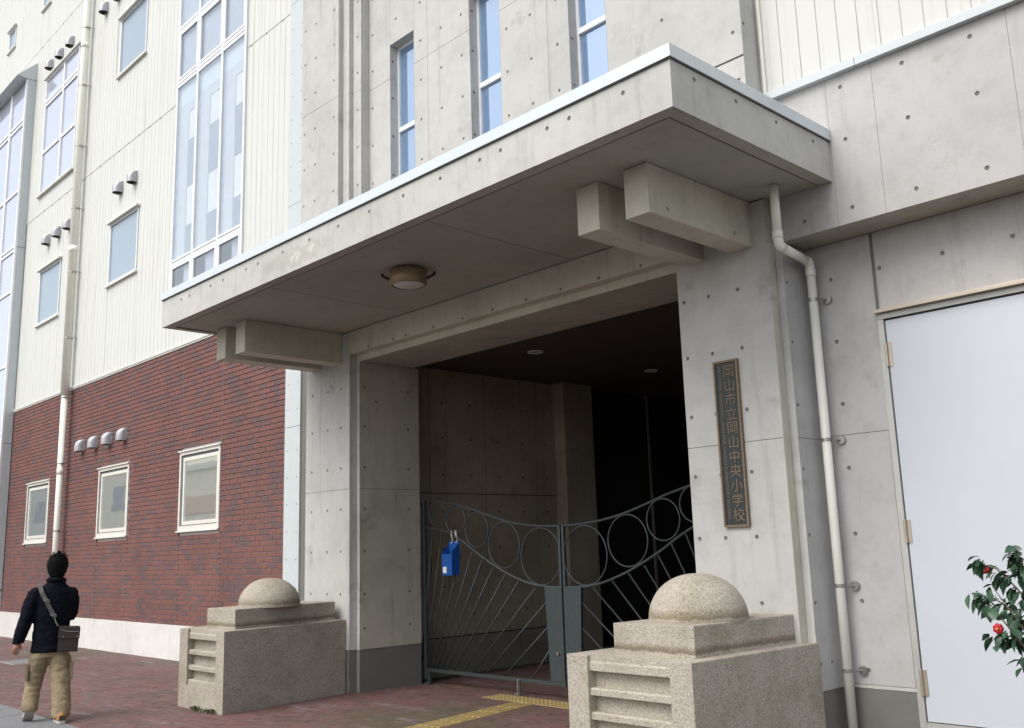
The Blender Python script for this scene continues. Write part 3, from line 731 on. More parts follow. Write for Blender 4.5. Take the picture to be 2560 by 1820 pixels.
cpanel(gb, 'X', 1, -9.878, 6.79, 7.72, -0.1, 0.476, mat=MAT['base'], name='base_panel')
# lintel
for a, b_ in ((-9.93, -9.30), (-9.30, -8.62), (-8.62, -6.50), (-6.50, -4.86)):
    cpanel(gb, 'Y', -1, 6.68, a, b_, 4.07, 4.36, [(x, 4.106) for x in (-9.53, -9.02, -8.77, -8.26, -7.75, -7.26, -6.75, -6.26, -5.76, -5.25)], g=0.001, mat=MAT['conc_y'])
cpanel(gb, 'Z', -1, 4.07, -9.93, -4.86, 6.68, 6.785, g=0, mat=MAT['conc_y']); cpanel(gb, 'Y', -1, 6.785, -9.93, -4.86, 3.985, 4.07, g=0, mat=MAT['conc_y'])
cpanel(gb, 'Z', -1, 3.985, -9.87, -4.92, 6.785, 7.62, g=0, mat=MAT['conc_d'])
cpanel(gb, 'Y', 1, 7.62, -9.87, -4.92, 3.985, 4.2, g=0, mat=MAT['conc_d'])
# right column
rx = [-4.80, -4.545, -4.255]
cpanel(gb, 'Y', -1, 6.68, -4.86, XR, 0.485, 2.395, hgrid(rx, Hz)); cpanel(gb, 'Y', -1, 6.68, -4.86, XR, 2.395, 4.36, hgrid(rx, Hz))
cpanel(gb, 'Y', -1, 6.688, -4.852, XR-0.008, -0.1, 0.476, mat=MAT['base'], name='base_panel')
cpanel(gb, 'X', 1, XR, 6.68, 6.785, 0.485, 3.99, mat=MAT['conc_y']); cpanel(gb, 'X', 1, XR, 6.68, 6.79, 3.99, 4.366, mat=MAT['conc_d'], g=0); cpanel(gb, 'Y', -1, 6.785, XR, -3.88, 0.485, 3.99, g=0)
cpanel(gb, 'X', 1, -3.88, 6.785, 7.15, 0.485, 2.395, hgrid([6.83], Hz)+[(7.0, 0.68)], mat=MAT['conc_p']); cpanel(gb, 'X', 1, -3.88, 6.785, 7.15, 2.395, 3.99, hgrid([6.83], Hz), mat=MAT['conc_p'])
cpanel(gb, 'X', 1, -3.888, 6.69, 7.15, -0.1, 0.476, mat=MAT['base'], name='base_panel')
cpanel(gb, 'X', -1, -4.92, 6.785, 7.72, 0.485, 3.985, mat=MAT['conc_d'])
# upper storey
U0, U1 = 4.40, 13.0
hz = [5.2+0.002, 5.75, 6.27, 6.79, 7.31, 7.835, 8.355, 8.87, 9.39]
hz = [5.23, 5.75, 6.27, 6.79, 7.31, 7.835, 8.355, 8.87, 9.39]
e = 0.006
WU = [(-9.215, -8.720), (-7.662, -7.155), (-6.108, -5.612)]; WZ0, WZ1, YW = 5.1, 8.04, 6.81
bm = B()
box(bm, XL+e, -10.02-e, 6.56+e, 7.3, U0, U1); box(bm, -10.03, -9.87-e, 6.627+e, 7.3, U0, U1); box(bm, -9.89, -9.68-e, 6.685+e, 7.3, U0, U1)
box(bm, -4.86+e, XR-e, 6.56+e, 7.3, U0, U1); box(bm, -5.01+e, -4.85, 6.627+e, 7.3, U0, U1); box(bm, -5.20+e, -5.0, 6.685+e, 7.3, U0, U1)
xs = [-9.69]+[v for p in WU for v in (p[0]-e, p[1]+e)]+[-5.19]
for a, b_ in zip(xs[::2], xs[1::2]): box(bm, a, b_, YW+e, 7.3, U0, U1)
for a, b_ in WU: box(bm, a-e, b_+e, YW+e, 7.3, U0, WZ0-e); box(bm, a-e, b_+e, YW+e, 7.3, WZ1+e, U1)
obj('wall', bm, MAT['joint'], gb)
for za, zb in ((U0, 7.578), (7.578, U1)):
    cpanel(gb, 'Y', -1, 6.56, XL, -10.02, za, zb, hgrid([-10.86, -10.59, -10.135], hz))
    cpanel(gb, 'X', 1, -10.02, 6.56, 6.627, za, zb, g=0.001); cpanel(gb, 'Y', -1, 6.627, -10.02, -9.87, za, zb, g=0.001)
    cpanel(gb, 'X', 1, -9.87, 6.627, 6.685, za, zb, g=0.001); cpanel(gb, 'Y', -1, 6.685, -9.87, -9.68, za, zb, hgrid([-9.76], hz), g=0.001)
    cpanel(gb, 'X', 1, -9.68, 6.685, 6.81, za, zb, g=0.001)
    for a, b_, hx in ((-9.68, -9.215, [-9.605]), (-8.72, -8.447, [-8.585]), (-8.447, -7.662, [-8.19, -7.81]), (-7.155, -6.417, [-7.045, -6.67]), (-6.417, -6.108, [-6.28]), (-5.612, -5.20, [-5.28])):
        cpanel(gb, 'Y', -1, YW, a, b_, za, zb, hgrid(hx, hz))
for a, b_ in WU:
    cpanel(gb, 'Y', -1, YW, a, b_, U0, WZ0, g=0.001); cpanel(gb, 'Y', -1, YW, a, b_, WZ1, U1, [((a+b_)/2-0.12, 8.36)], g=0.001)
    # reveal
    cpanel(gb, 'X', 1, a, YW, YW+0.125, WZ0, WZ1, hgrid([YW+0.045], [6.28, 6.80, 7.32, 7.83]), g=0.0005); cpanel(gb, 'X', -1, b_, YW, YW+0.125, WZ0, WZ1, g=0.0005)
    cpanel(gb, 'Z', -1, WZ1, a, b_, YW, YW+0.125, g=0.0005)
    m = B(); YG = YW+0.117
    box(m, a+0.001, a+0.035, YG, YG+0.04, WZ0, WZ1-0.001); box(m, b_-0.035, b_-0.001, YG, YG+0.04, WZ0, WZ1-0.001); box(m, a+0.035, b_-0.035, YG, YG+0.04, WZ1-0.04, WZ1-0.001)
    box(m, a+0.035, b_-0.035, YG-0.012, YG+0.04, 6.855, 6.915)
    f = obj('window', m, MAT['frame'], gb, label='narrow upper window')
    obj('pane', boxb(a+0.035, b_-0.035, YG+0.022, YG+0.028, WZ0, 6.855), MAT['glass_up'], f); obj('pane', boxb(a+0.035, b_-0.035, YG+0.022, YG+0.028, 6.915, WZ1-0.04), MAT['glass_up'], f)
# right stepped pier of the upper storey
cpanel(gb, 'Y', -1, 6.685, -5.20, -5.01, U0, U1, g=0.001); cpanel(gb, 'Y', -1, 6.627, -5.01, -4.86, U0, U1, g=0.001)
cpanel(gb, 'Y', -1, 6.56, -4.86, -4.25, U0, U1, hgrid([-4.75], [6.28-0.0, 6.8, 5.76]), g=0.0)
cpanel(gb, 'Y', -1, 6.56, -4.25, XR, U0, 5.591, hgrid([-4.01], [5.40]), g=0.0); cpanel(gb, 'Y', -1, 6.56, -4.25, XR, 5.610, U1, hgrid([-4.03], [5.84, 6.36]), g=0.0)
cpanel(gb, 'X', 1, XR, 6.56, 6.80, U0, U1, hgrid([6.60], [5.9]), g=0.0, mat=MAT['conc'])
# passage
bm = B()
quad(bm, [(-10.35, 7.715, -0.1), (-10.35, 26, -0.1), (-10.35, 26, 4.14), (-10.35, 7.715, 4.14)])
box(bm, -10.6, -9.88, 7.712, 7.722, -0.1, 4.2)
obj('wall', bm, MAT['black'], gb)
ih = [0.75, 1.13, 1.64, 2.15, 2.655, 3.165, 3.66]
for a, b_, hy in ((7.73, 8.27, []), (8.27, 9.30, [8.5, 9.02]), (9.30, 10.34, [9.55, 10.05]), (10.34, 10.76, [10.55])):
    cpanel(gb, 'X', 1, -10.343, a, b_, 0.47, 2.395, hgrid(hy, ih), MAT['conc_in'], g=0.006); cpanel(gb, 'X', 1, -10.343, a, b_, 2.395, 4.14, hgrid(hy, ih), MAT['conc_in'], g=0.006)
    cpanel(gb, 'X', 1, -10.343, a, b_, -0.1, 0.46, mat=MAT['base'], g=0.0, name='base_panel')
obj('pier', boxb(-10.5, -10.12, 10.76, 11.42, 0.0, 4.14), MAT['conc_in'], gb)
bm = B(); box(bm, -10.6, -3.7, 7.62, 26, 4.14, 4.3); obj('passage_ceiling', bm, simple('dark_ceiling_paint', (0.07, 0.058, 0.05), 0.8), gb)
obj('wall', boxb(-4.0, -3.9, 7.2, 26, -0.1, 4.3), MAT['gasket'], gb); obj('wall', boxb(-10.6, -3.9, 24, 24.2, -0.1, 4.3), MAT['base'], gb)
obj('outer_wall', boxb(-10.9, -3.7, 24.3, 24.4, -0.1, 13), MAT['conc'], gb)
obj('flat_roof', boxb(-11.3, -3.9, 6.9, 24.4, 12.8, 13.1), MAT['conc'], gb)
# glazed screen along the passage
m = B()
for y in (11.45, 13.0, 14.6, 16.3, 18.2): box(m, -10.33, -10.27, y, y+0.05, 0, 4.14)
box(m, -10.33, -10.27, 11.42, 24, 0.0, 0.08)
scr = obj('glazed_screen', m, MAT['base'], gb)
for a, b_ in ((11.52, 13.0), (13.07, 14.6), (14.67, 16.3), (16.37, 18.2)): obj('pane', boxb(-10.30, -10.29, a, b_, 0.08, 4.1), MAT['black'], scr)
obj('wooden_door', boxb(-10.2, -9.2, 16.0, 16.06, 0, 2.1), simple('orange_wood', (0.30, 0.10, 0.03), 0.6), gb, label='orange brown door deep in the dark passage')

# downlights in the passage ceiling
for i, (x, y, lab) in enumerate(((-8.69, 8.74, 'round recessed downlight in the passage ceiling nearest the gate'), (-8.67, 11.13, 'smaller looking round recessed downlight deeper in the passage ceiling'))):
    t = empty('downlight', (x, y, 4.14), lab, 'downlight', 'round downlights in the passage ceiling')
    bm = B(); lathe(bm, [(0.105, 0.0), (0.10, -0.012), (0.085, -0.012), (0.08, 0.0)], (x, y, 4.14), 28); obj('ring', bm, MAT['frame'], t, smooth=True)
    bm = B(); lathe(bm, [(0.0, -0.001), (0.08, -0.001)], (x, y, 4.14), 28); obj('lens', bm, MAT['stair_dark'], t)

# ================================================================== CANOPY
cn = empty('entrance_canopy', (-7.22, 4.74, 4.36), 'wide flat concrete canopy with pale metal coping over the gateway', 'canopy')
CX0, CX1, CY = -11.05, -3.39, 4.74
e = 0.005
obj('slab', boxb(CX0+e, CX1-e, CY+e, 6.70, 4.372, 4.76), MAT['joint'], cn)
obj('slab', boxb(CX0+e, XL-0.002, 6.69, 7.12, 4.373, 4.758), MAT['joint'], cn); obj('slab', boxb(XR+0.002, CX1-e, 6.69, 6.785, 4.373, 4.758), MAT['joint'], cn)
hx = [-10.55, -10.33, -9.80, -9.51, -8.99, -8.74, -8.24, -7.74, -7.24, -6.74, -6.24, -5.74, -5.25, -5.01, -4.51, -4.29, -3.79]
for a, b_ in ((CX0, -8.62), (-8.62, -6.02), (-6.02, CX1)):
    cpanel(cn, 'Y', -1, CY, a, b_, 4.36, 4.72, [(x, 4.605) for x in hx], g=0.0006, name='fascia', mat=MAT['conc_f'])
cpanel(cn, 'X', 1, CX1, CY, 6.785, 4.36, 4.72, [(y, 4.63) for y in (5.0, 5.49, 6.01, 6.54)], g=0.0, name='fascia'); cpanel(cn, 'X', -1, CX0, CY, 7.12, 4.36, 4.72, g=0, name='fascia')
# drip edge and soffit boards
mg = 0.11
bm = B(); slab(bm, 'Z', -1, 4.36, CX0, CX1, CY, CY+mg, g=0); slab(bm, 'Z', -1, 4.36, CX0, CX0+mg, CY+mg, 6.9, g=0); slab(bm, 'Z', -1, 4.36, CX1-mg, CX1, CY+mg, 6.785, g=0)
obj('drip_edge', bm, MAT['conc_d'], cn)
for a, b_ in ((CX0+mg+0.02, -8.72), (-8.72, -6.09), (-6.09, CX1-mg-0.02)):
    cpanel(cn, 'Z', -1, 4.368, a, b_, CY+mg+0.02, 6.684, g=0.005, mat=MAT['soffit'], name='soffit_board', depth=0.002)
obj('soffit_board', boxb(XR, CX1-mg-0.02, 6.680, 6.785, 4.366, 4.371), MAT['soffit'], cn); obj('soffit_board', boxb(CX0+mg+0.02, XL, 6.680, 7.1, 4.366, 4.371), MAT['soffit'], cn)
# coping
for a, b_ in ((CX0-0.02, -10.83), (-10.83, -7.23), (-7.23, -3.93), (-3.93, CX1+0.02)):
    obj('coping', boxb(a+0.001, b_-0.001, CY-0.022, CY+0.25, 4.70, 4.79), MAT['cap'], cn)
for a, b_ in ((CY+0.25, 5.31), (5.31, 6.785)): obj('coping', boxb(CX1-0.25, CX1+0.02, a+0.001, b_-0.001, 4.70, 4.79), MAT['cap'], cn)
obj('coping', boxb(CX0-0.02, CX0+0.25, CY+0.251, 7.1, 4.70, 4.79), MAT['cap'], cn)
obj('coping_lip', boxb(CX0-0.012, CX1+0.012, CY-0.014, CY+0.1, 4.692, 4.70), MAT['flash_d'], cn)
obj('coping_lip', boxb(CX1-0.1, CX1+0.012, CY+0.1, 6.78, 4.692, 4.70), MAT['flash_d'], cn)
for xa, xb in ((-10.80, -10.58), (-10.32, -10.10), (-4.78, -4.56), (-4.30, -4.08)):
    hs_ = [(5.55, 4.05), (6.42, 4.05)]
    bm = B(); slab(bm, 'X', 1, xb, 5.33, 6.68, 3.98, 4.362, hs_, g=0, depth=0.05)
    slab(bm, 'X', -1, xa, 5.33, 6.68, 3.98, 4.362, hs_, g=0, depth=0.05); slab(bm, 'Y', -1, 5.33, xa, xb, 3.98, 4.362, g=0, depth=0.02); slab(bm, 'Z', -1, 3.98, xa, xb, 5.33, 6.68, g=0, depth=0.02)
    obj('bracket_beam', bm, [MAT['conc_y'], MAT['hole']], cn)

# ceiling lamp under the canopy
lp = empty('ceiling_lamp', (-7.30, 5.60, 4.36), 'round brown ceiling lamp with white diffuser under the canopy', 'ceiling lamp')
c = (-7.30, 5.60, 4.36)
bm = B(); lathe(bm, [(0.13, 0.008), (0.175, -0.02), (0.185, -0.03), (0.185, -0.15), (0.17, -0.165), (0.155, -0.165), (0.155, -0.15)], c, 40); obj('ring', bm, MAT['lamp_ring'], lp, smooth=True)
bm = B(); lathe(bm, [(0.155, -0.155), (0.12, -0.172), (0.06, -0.18), (0.0, -0.182)], c, 40); obj('diffuser', bm, MAT['lamp_glass'], lp, smooth=True)
for s in (-1, 1):
    d = Vector((0.72*s, 0.69*s, 0)); p = Vector(c)+d*0.18; q = Vector(c)+d*0.26
    bm = B(); tube(bm, [p+Vector((0, 0, -0.10)), q+Vector((0, 0, -0.06)), q+Vector((0, 0, -0.035))], 0.016, 8); obj('clip', bm, MAT['bag'], lp)

# ================================================================== SIDE BUILDING (right)
sb = empty('side_building', (-3, 7.15, 0), 'concrete side wall with overhanging beam, white panelled upper storey and pale steel door', 'building')
bm = B(); box(bm, -3.88, 6, 6.79+0.006, 7.6, 3.99+0.006, 5.25); box(bm, -3.9, -3.30, 7.156, 7.6, -0.1, 4.0); box(bm, -3.3, 6, 7.156, 7.6, 3.33, 4.0); box(bm, -0.9, 6, 7.156, 7.6, -0.1, 3.4); box(bm, -3.31, -0.9, 7.2, 7.6, -0.1, 3.4)
obj('wall', bm, MAT['joint'], sb)
bh = [4.11, 4.67, 5.11]
for a, b_, hx in ((-3.88, -3.375, [-3.66]), (-3.375, -2.99, [-3.25]), (-2.99, -2.0, [-2.75, -2.25]), (-2.0, 0.2, [-1.75, -1.25, -0.75]), (0.2, 6, [])):
    cpanel(sb, 'Y', -1, 6.79, a, b_, 3.99, 5.215, [h for h in hgrid(hx, bh) if not (h[0] == -3.66 and h[1] > 4.2)], g=0.0012, mat=MAT['conc_p'])
bm = B(); slab(bm, 'Z', -1, 3.99, -3.88, 6, 6.79, 6.90, g=0); obj('drip_edge', bm, MAT['conc_d'], sb)
bm = B(); slab(bm, 'Z', -1, 3.994, -3.88, 6, 6.912, 7.16, g=0); obj('beam_soffit', bm, MAT['conc_d'], sb)
cpanel(sb, 'Y', -1, 7.15, -3.88, -3.315, 0.515, 2.413, hgrid([-3.67], [0.62, 1.13, 1.64, 2.15]), mat=MAT['conc_p']); cpanel(sb, 'Y', -1, 7.15, -3.88, -3.312, 2.413, 3.99, hgrid([-3.67], [2.66, 3.17, 3.69]), mat=MAT['conc_p'])
cpanel(sb, 'Y', -1, 7.15, -3.290, 0.2, 3.325, 3.99, [(-3.255, 3.69), (-2.76, 3.69), (-2.26, 3.69), (-1.76, 3.69)], mat=MAT['conc_p']); cpanel(sb, 'Y', -1, 7.15, 0.2, 6, 3.325, 3.99, mat=MAT['conc_p'])
cpanel(sb, 'Y', -1, 7.15, -0.9, 6, 0.515, 3.32, mat=MAT['conc_p'])
cpanel(sb, 'Y', -1, 7.162, -3.89, -3.325, -0.1, 0.485, mat=MAT['base'], name='base_panel'); obj('base_ledge', boxb(-3.88, -3.315, 7.152, 7.165, 0.487, 0.513, bev=0.003), MAT['conc'], sb)
cpanel(sb, 'Y', -1, 7.162, -0.9, 6, -0.1, 0.485, mat=MAT['base'], name='base_panel'); obj('base_panel', boxb(-3.31, -0.9, 7.12, 7.3, -0.1, 0.25), MAT['base'], sb)
# door
df = B(); box(df, -3.308, -3.262, 7.135, 7.22, 0.25, 3.275); box(df, -3.308, -0.9, 7.135, 7.22, 3.278, 3.32); box(df, -3.30, -0.9, 7.14, 7.22, 0.25, 0.285); box(df, -0.945, -0.9, 7.135, 7.22, 0.285, 3.275)
dd = obj('door', df, MAT['door_fr'], sb, label='tall pale blue grey steel door with three hinges')
obj('leaf', boxb(-3.254, -0.953, 7.150, 7.19, 0.292, 3.262, bev=0.002), MAT['door'], dd)
obj('stop', boxb(-3.262, -0.945, 7.192, 7.21, 0.285, 3.275), MAT['flash_d'], dd)
for z0, z1 in ((2.90, 3.09), (1.56, 1.73), (0.47, 0.65)):
    bm = B(); tube(bm, [(-3.262, 7.133, z0), (-3.262, 7.133, (z0+z1)/2-0.002)], 0.011, 12); tube(bm, [(-3.262, 7.133, (z0+z1)/2+0.002), (-3.262, 7.133, z1)], 0.011, 12); box(bm, -3.262, -3.225, 7.143, 7.149, z0, z1); obj('hinge', bm, MAT['hinge'], dd)
obj('door_hood', boxb(-3.315, -0.85, 7.085, 7.15, 3.322, 3.35, bev=0.003), MAT['hinge'], dd)
# flashing and white panels
for a, b_ in ((-3.90, -3.09), (-3.09, -0.5), (-0.5, 6)): obj('flashing', boxb(a+0.002, b_-0.002, 6.735, 6.82, 5.215, 5.285, bev=0.003), MAT['trim'], sb)
obj('panel_backing', boxb(-3.90, 6, 6.813, 6.9, 5.285, 12), MAT['clad_g'], sb)
bnd = [-3.885]+[-3.732+0.1687*k for k in range(0, 34)]
for a, b_ in zip(bnd, bnd[1:]):
    bm = B(); y0 = 6.785; q = 0.012
    c = [(a, 6.7935), (a+q, 6.7935), (a+q+0.004, y0), (b_, y0), (b_+0.0005, 6.797)]
    lo = [bm.verts.new((u, v, 5.302)) for u, v in c]; hi = [bm.verts.new((u, v, 12)) for u, v in c]
    for k in range(len(c)-1): bm.faces.new((lo[k], lo[k+1], hi[k+1], hi[k]))
    bm.faces.new(lo[::-1]); obj('siding_panel', bm, MAT['clad_r'], sb)
obj('corner_seal', boxb(-3.9445, -3.914, 6.800, 6.86, 4.8, 12), MAT['conc_p'], sb)
obj('corner_trim', boxb(-3.915, -3.886, 6.775, 6.83, 5.25, 12, bev=0.002), MAT['trim_w'], sb)

# right drainpipe
d2 = empty('drainpipe', (-3.79, 7.05, 0), 'slim ivory drainpipe with a bend coming out of the canopy underside', 'drainpipe')
bm = B(); tube(bm, [(-3.735, 6.49, 4.36), (-3.735, 6.49, 3.98)], 0.036, 18); obj('pipe', bm, MAT['pipe'], d2, smooth=True)
A = Vector((-3.738, 6.49, 3.90)); Bp = Vector((-3.785, 7.05, 3.875))
pts = [Vector((-3.735, 6.49, 3.99)), Vector((-3.735, 6.49, 3.925)), Vector((-3.737, 6.50, 3.89)), Vector((-3.74, 6.53, 3.872)), Vector((-3.742, 6.57, 3.866))]
bm = B(); tube(bm, pts, 0.039, 18); obj('elbow', bm, MAT['pipe'], d2, smooth=True)
bm = B(); tube(bm, [(-3.741, 6.56, 3.866), (-3.782, 7.0, 3.85)], 0.036, 18); obj('pipe', bm, MAT['pipe'], d2, smooth=True)
bm = B(); tube(bm, [(-3.780, 6.98, 3.85), (-3.784, 7.02, 3.846), (-3.787, 7.045, 3.83), (-3.788, 7.052, 3.80), (-3.788, 7.052, 3.765)], 0.039, 18); obj('elbow', bm, MAT['pipe'], d2, smooth=True)
bm = B(); tube(bm, [(-3.788, 7.052, -0.1), (-3.788, 7.052, 3.78)], 0.036, 18); obj('pipe', bm, MAT['pipe'], d2, smooth=True)
for (x, y, z) in ((-3.735, 6.49, 3.955), (-3.788, 7.052, 3.76)):
    bm = B(); tube(bm, [(x, y, z-0.035), (x, y, z+0.03)], 0.0415, 18); obj('collar', bm, MAT['pipe'], d2, smooth=True)
for z in (3.53, 2.38, 1.25, 0.62):
    bm = B(); tube(bm, [(-3.788, 7.052, z-0.014), (-3.788, 7.052, z+0.014)], 0.039, 18)
    tube(bm, [(-3.745, 7.05, z), (-3.71, 7.13, z-0.004)], 0.007, 8); tube(bm, [(-3.705, 7.125, z-0.004), (-3.705, 7.148, z-0.004)], 0.034, 18)
    obj('clamp', bm, MAT['steel'], d2)

# ================================================================== GATE
GY = 7.78; GC = -7.43
def cr(pts, n=6):
    """Catmull-Rom through points"""
    P = [pts[0]]+list(pts)+[pts[-1]]; o = []
    for i in range(1, len(P)-2):
        for k in range(n):
            t = k/n; a, b_, c, d = P[i-1], P[i], P[i+1], P[i+2]
            o.append(tuple(0.5*((2*b_[j])+(-a[j]+c[j])*t+(2*a[j]-5*b_[j]+4*c[j]-d[j])*t*t+(-a[j]+3*b_[j]-3*c[j]+d[j])*t**3) for j in range(2)))
    o.append(tuple(pts[-1])); return o
TOP = cr([(0.025, 1.842), (0.256, 1.849), (0.55, 1.874), (0.86, 1.925), (1.18, 2.008), (1.51, 2.105), (1.98, 2.206), (2.42, 2.262)])
LOW = cr([(0.025, 1.178), (0.45, 1.206), (0.887, 1.33), (1.31, 1.519), (1.64, 1.700), (1.99, 1.845), (2.42, 1.92)])
RINGS = [(0.335, 1.517, 0.315), (0.938, 1.657, 0.265), (1.412, 1.85, 0.207), (1.805, 1.987, 0.176), (2.16, 2.062, 0.152)]
def leaf(sgn, label):
    t = empty('gate_leaf', (GC+sgn*2.44, GY, 0), label, 'gate', 'two leaves of the metal gate')
    X = lambda d: GC+sgn*d
    bm = B()
    for crv in (TOP, LOW): tube(bm, [(X(d), GY, z) for d, z in crv], 0.0135, 8)
    box(bm, *sorted((X(0.012), X(0.044))), GY-0.018, GY+0.018, 0.14, 1.85)
    box(bm, *sorted((X(2.40), X(2.44))), GY-0.02, GY+0.02, 0.05, 2.27)
    box(bm, *sorted((X(0.044), X(2.40))), GY-0.016, GY+0.016, 0.142, 0.182)
    obj('frame', bm, MAT['gate'], t)
    for d, z, r in RINGS:
        bm = B(); n = 48; pts = [(X(d)+r*cos(2*pi*k/n), GY, z+r*sin(2*pi*k/n)) for k in range(n+1)]
        tube(bm, pts, 0.0085, 8, caps=False); obj('ring', bm, MAT['gate'], t, smooth=True)
    for d0, d1, z1 in BARDATA:
        bm = B(); tube(bm, [(X(d0), GY, 0.17), (X(d1), GY, z1)], 0.0085, 8); obj('bar', bm, MAT['gate'], t, smooth=True)
    bm = B(); prism(bm, [(X(0.014), 1.18), (X(0.275), 1.185), (X(0.225), 0.185), (X(0.014), 0.185)], 'Y', GY-0.022, GY-0.0185); prism(bm, [(X(0.046), 1.17), (X(0.27), 1.175), (X(0.222), 0.185), (X(0.046), 0.185)], 'Y', GY+0.0165, GY+0.02)
    obj('lock_panel', bm, MAT['gate'], t)
    bm = B(); tube(bm, [(X(0.09), GY-0.022, 0.48), (X(0.09), GY-0.045, 0.48)], 0.018, 14); obj('knob', bm, MAT['steel'], t)
    bm = B(); box(bm, *sorted((X(0.71), X(0.75))), GY-0.035, GY-0.017, 0.02, 0.17); tube(bm, [(X(0.73), GY-0.045, 0.005), (X(0.73), GY-0.045, 0.16)], 0.009, 8); box(bm, *sorted((X(0.69), X(0.77))), GY-0.06, GY-0.03, 0.0, 0.02); obj('drop_bolt', bm, MAT['steel'], t)
    bm = B(); box(bm, *sorted((X(2.30), X(2.345))), GY-0.05, GY-0.017, 0.0, 0.15); box(bm, *sorted((X(2.28), X(2.37))), GY-0.07, GY-0.02, 0.0, 0.03); obj('hinge_foot', bm, MAT['gate'], t)
    obj('hinge', boxb(*sorted((X(2.44), X(2.48))), GY-0.02, GY+0.02, 2.18, 2.24), MAT['gate'], t)
# (foot distance, head distance, head height) of the fan bars, measured from the gate centre
BARDATA = [(2.527, 2.263, 1.887), (2.457, 2.079, 1.842), (2.378, 1.911, 1.784), (2.285, 1.678, 1.702), (2.208, 1.497, 1.609), (2.117, 1.321, 1.504), (2.022, 1.139, 1.402), (1.896, 0.929, 1.323), (1.735, 0.705, 1.246), (1.566, 0.428, 1.179), (1.329, 0.271, 1.02), (1.009, 0.256, 0.756), (0.547, 0.241, 0.515)]
leaf(-1, 'left leaf of dark grey green steel gate carrying the blue box')
leaf(1, 'right leaf of dark grey green steel gate behind the nearer stone pedestal')

# blue box tied to the left leaf
mb = empty('letter_box', (-9.25, 7.70, 1.5), 'blue plastic box tied with white string to the gate', 'box')
bm = B(); x0, x1, y0, y1 = -9.345, -9.158, 7.64, 7.762
box(bm, x0, x1, y0, y0+0.006, 1.318, 1.575); box(bm, x0, x0+0.006, y0+0.006, y1-0.006, 1.318, 1.62); box(bm, x1-0.006, x1, y0+0.006, y1-0.006, 1.318, 1.62); box(bm, x0, x1, y1-0.006, y1, 1.318, 1.72); box(bm, x0+0.006, x1-0.006, y0+0.006, y1-0.006, 1.318, 1.326)
quad(bm, [(x1-0.001, y0+0.006, 1.60), (x1-0.001, y1-0.006, 1.60), (x1-0.001, y1-0.006, 1.70)]); quad(bm, [(x0+0.001, y0+0.006, 1.575), (x0+0.001, y1-0.006, 1.60), (x0+0.001, y1-0.006, 1.70)])
obj('body', bm, MAT['blue'], mb)
obj('sticker', boxb(x0+0.018, x0+0.085, y0-0.002, y0-0.0005, 1.345, 1.42), MAT['paper'], mb)
bm = B(); tube(bm, [(x0+0.055, y0-0.003, 1.495), (x0+0.055, y0+0.0, 1.495)], 0.007, 10); obj('lock', bm, MAT['steel'], mb)
for dx in (0.05, 0.14):
    bm = B(); cx_ = x0+dx; tube(bm, [(cx_, y1-0.01, 1.70), (cx_+0.004, y1+0.01, 1.755), (cx_-0.006, GY-0.01, 1.80), (cx_+0.004, GY-0.03, 1.86)], 0.005, 6)
    for k in range(5): tube(bm, [(cx_, GY-0.025, 1.80), (cx_+random.uniform(-0.03, 0.03), GY-0.035, 1.80+random.uniform(-0.03, 0.06))], 0.0045, 5)
    obj('string', bm, MAT['string'], mb)

# ================================================================== PEDESTALS
def pedestal(xa, xb, y0, y1, xd, yd, rd, hd, label, shear=0.0):
    t = empty('stone_pedestal', ((xa+xb)/2, (y0+y1)/2, 0), label, 'pedestal', 'stone pedestals with domes beside the gateway')
    def SH(bm):
        for v in bm.verts: v.co.x += shear*(v.co.y-y0)
        return bm
    ZT = 0.842; bm = B(); sl0, sl1 = xa+0.20, xb-0.185
    # body with a slotted recess in its street face
    box(bm, xa, xb, y0+0.085, y1, -0.05, ZT, bev=0.010)
    box(bm, xa, sl0, y0, y0+0.09, -0.05, ZT, bev=0.008); box(bm, sl1, xb, y0, y0+0.09, -0.05, ZT, bev=0.008); box(bm, sl0-0.004, sl1+0.004, y0+0.001, y0+0.088, -0.05, 0.238, bev=0.003); box(bm, sl0-0.004, sl1+0.004, y0+0.030, y0+0.088, 0.80, ZT-0.003)
    obj('body', SH(bm), MAT['granite'], t)
    for zt, zb in ((0.800, 0.735), (0.618, 0.568), (0.453, 0.403), (0.300, 0.239)):
        bm = B(); prism(bm, [(y0+0.088, zt), (y0+0.030, zt), (y0+0.020, zt-0.012), (y0+0.020, zb), (y0+0.088, zb)], 'X', sl0-0.002, sl1+0.002); obj('slot_bar', SH(bm), MAT['granite'], t)
    bm = B(); box(bm, xa+0.28, xb-0.12, y0+0.20, y1-0.08, ZT-0.01, 1.055, bev=0.010); obj('cap_block', SH(bm), MAT['granite'], t)
    prof = []
    for k in range(0, 13):
        a = (pi/2)*k/12; prof.append((rd*cos(a)**0.92 if k < 12 else 0.0, hd*sin(a)))
    bm = B(); lathe(bm, [(rd*0.99, -0.01)]+prof, (xd, yd, 1.057), 48); obj('dome', bm, MAT['granite'], t, smooth=True)
pedestal(-10.80, -9.74, 4.98, 6.672, -10.19, 5.76, 0.35, 0.31, 'farther stone pedestal with dome, left of the gateway', -0.15)
pedestal(-5.04, -3.925, 5.28, 6.80, -4.37, 6.0, 0.365, 0.33, 'nearer stone pedestal with dome, right of the gateway', 0.04)

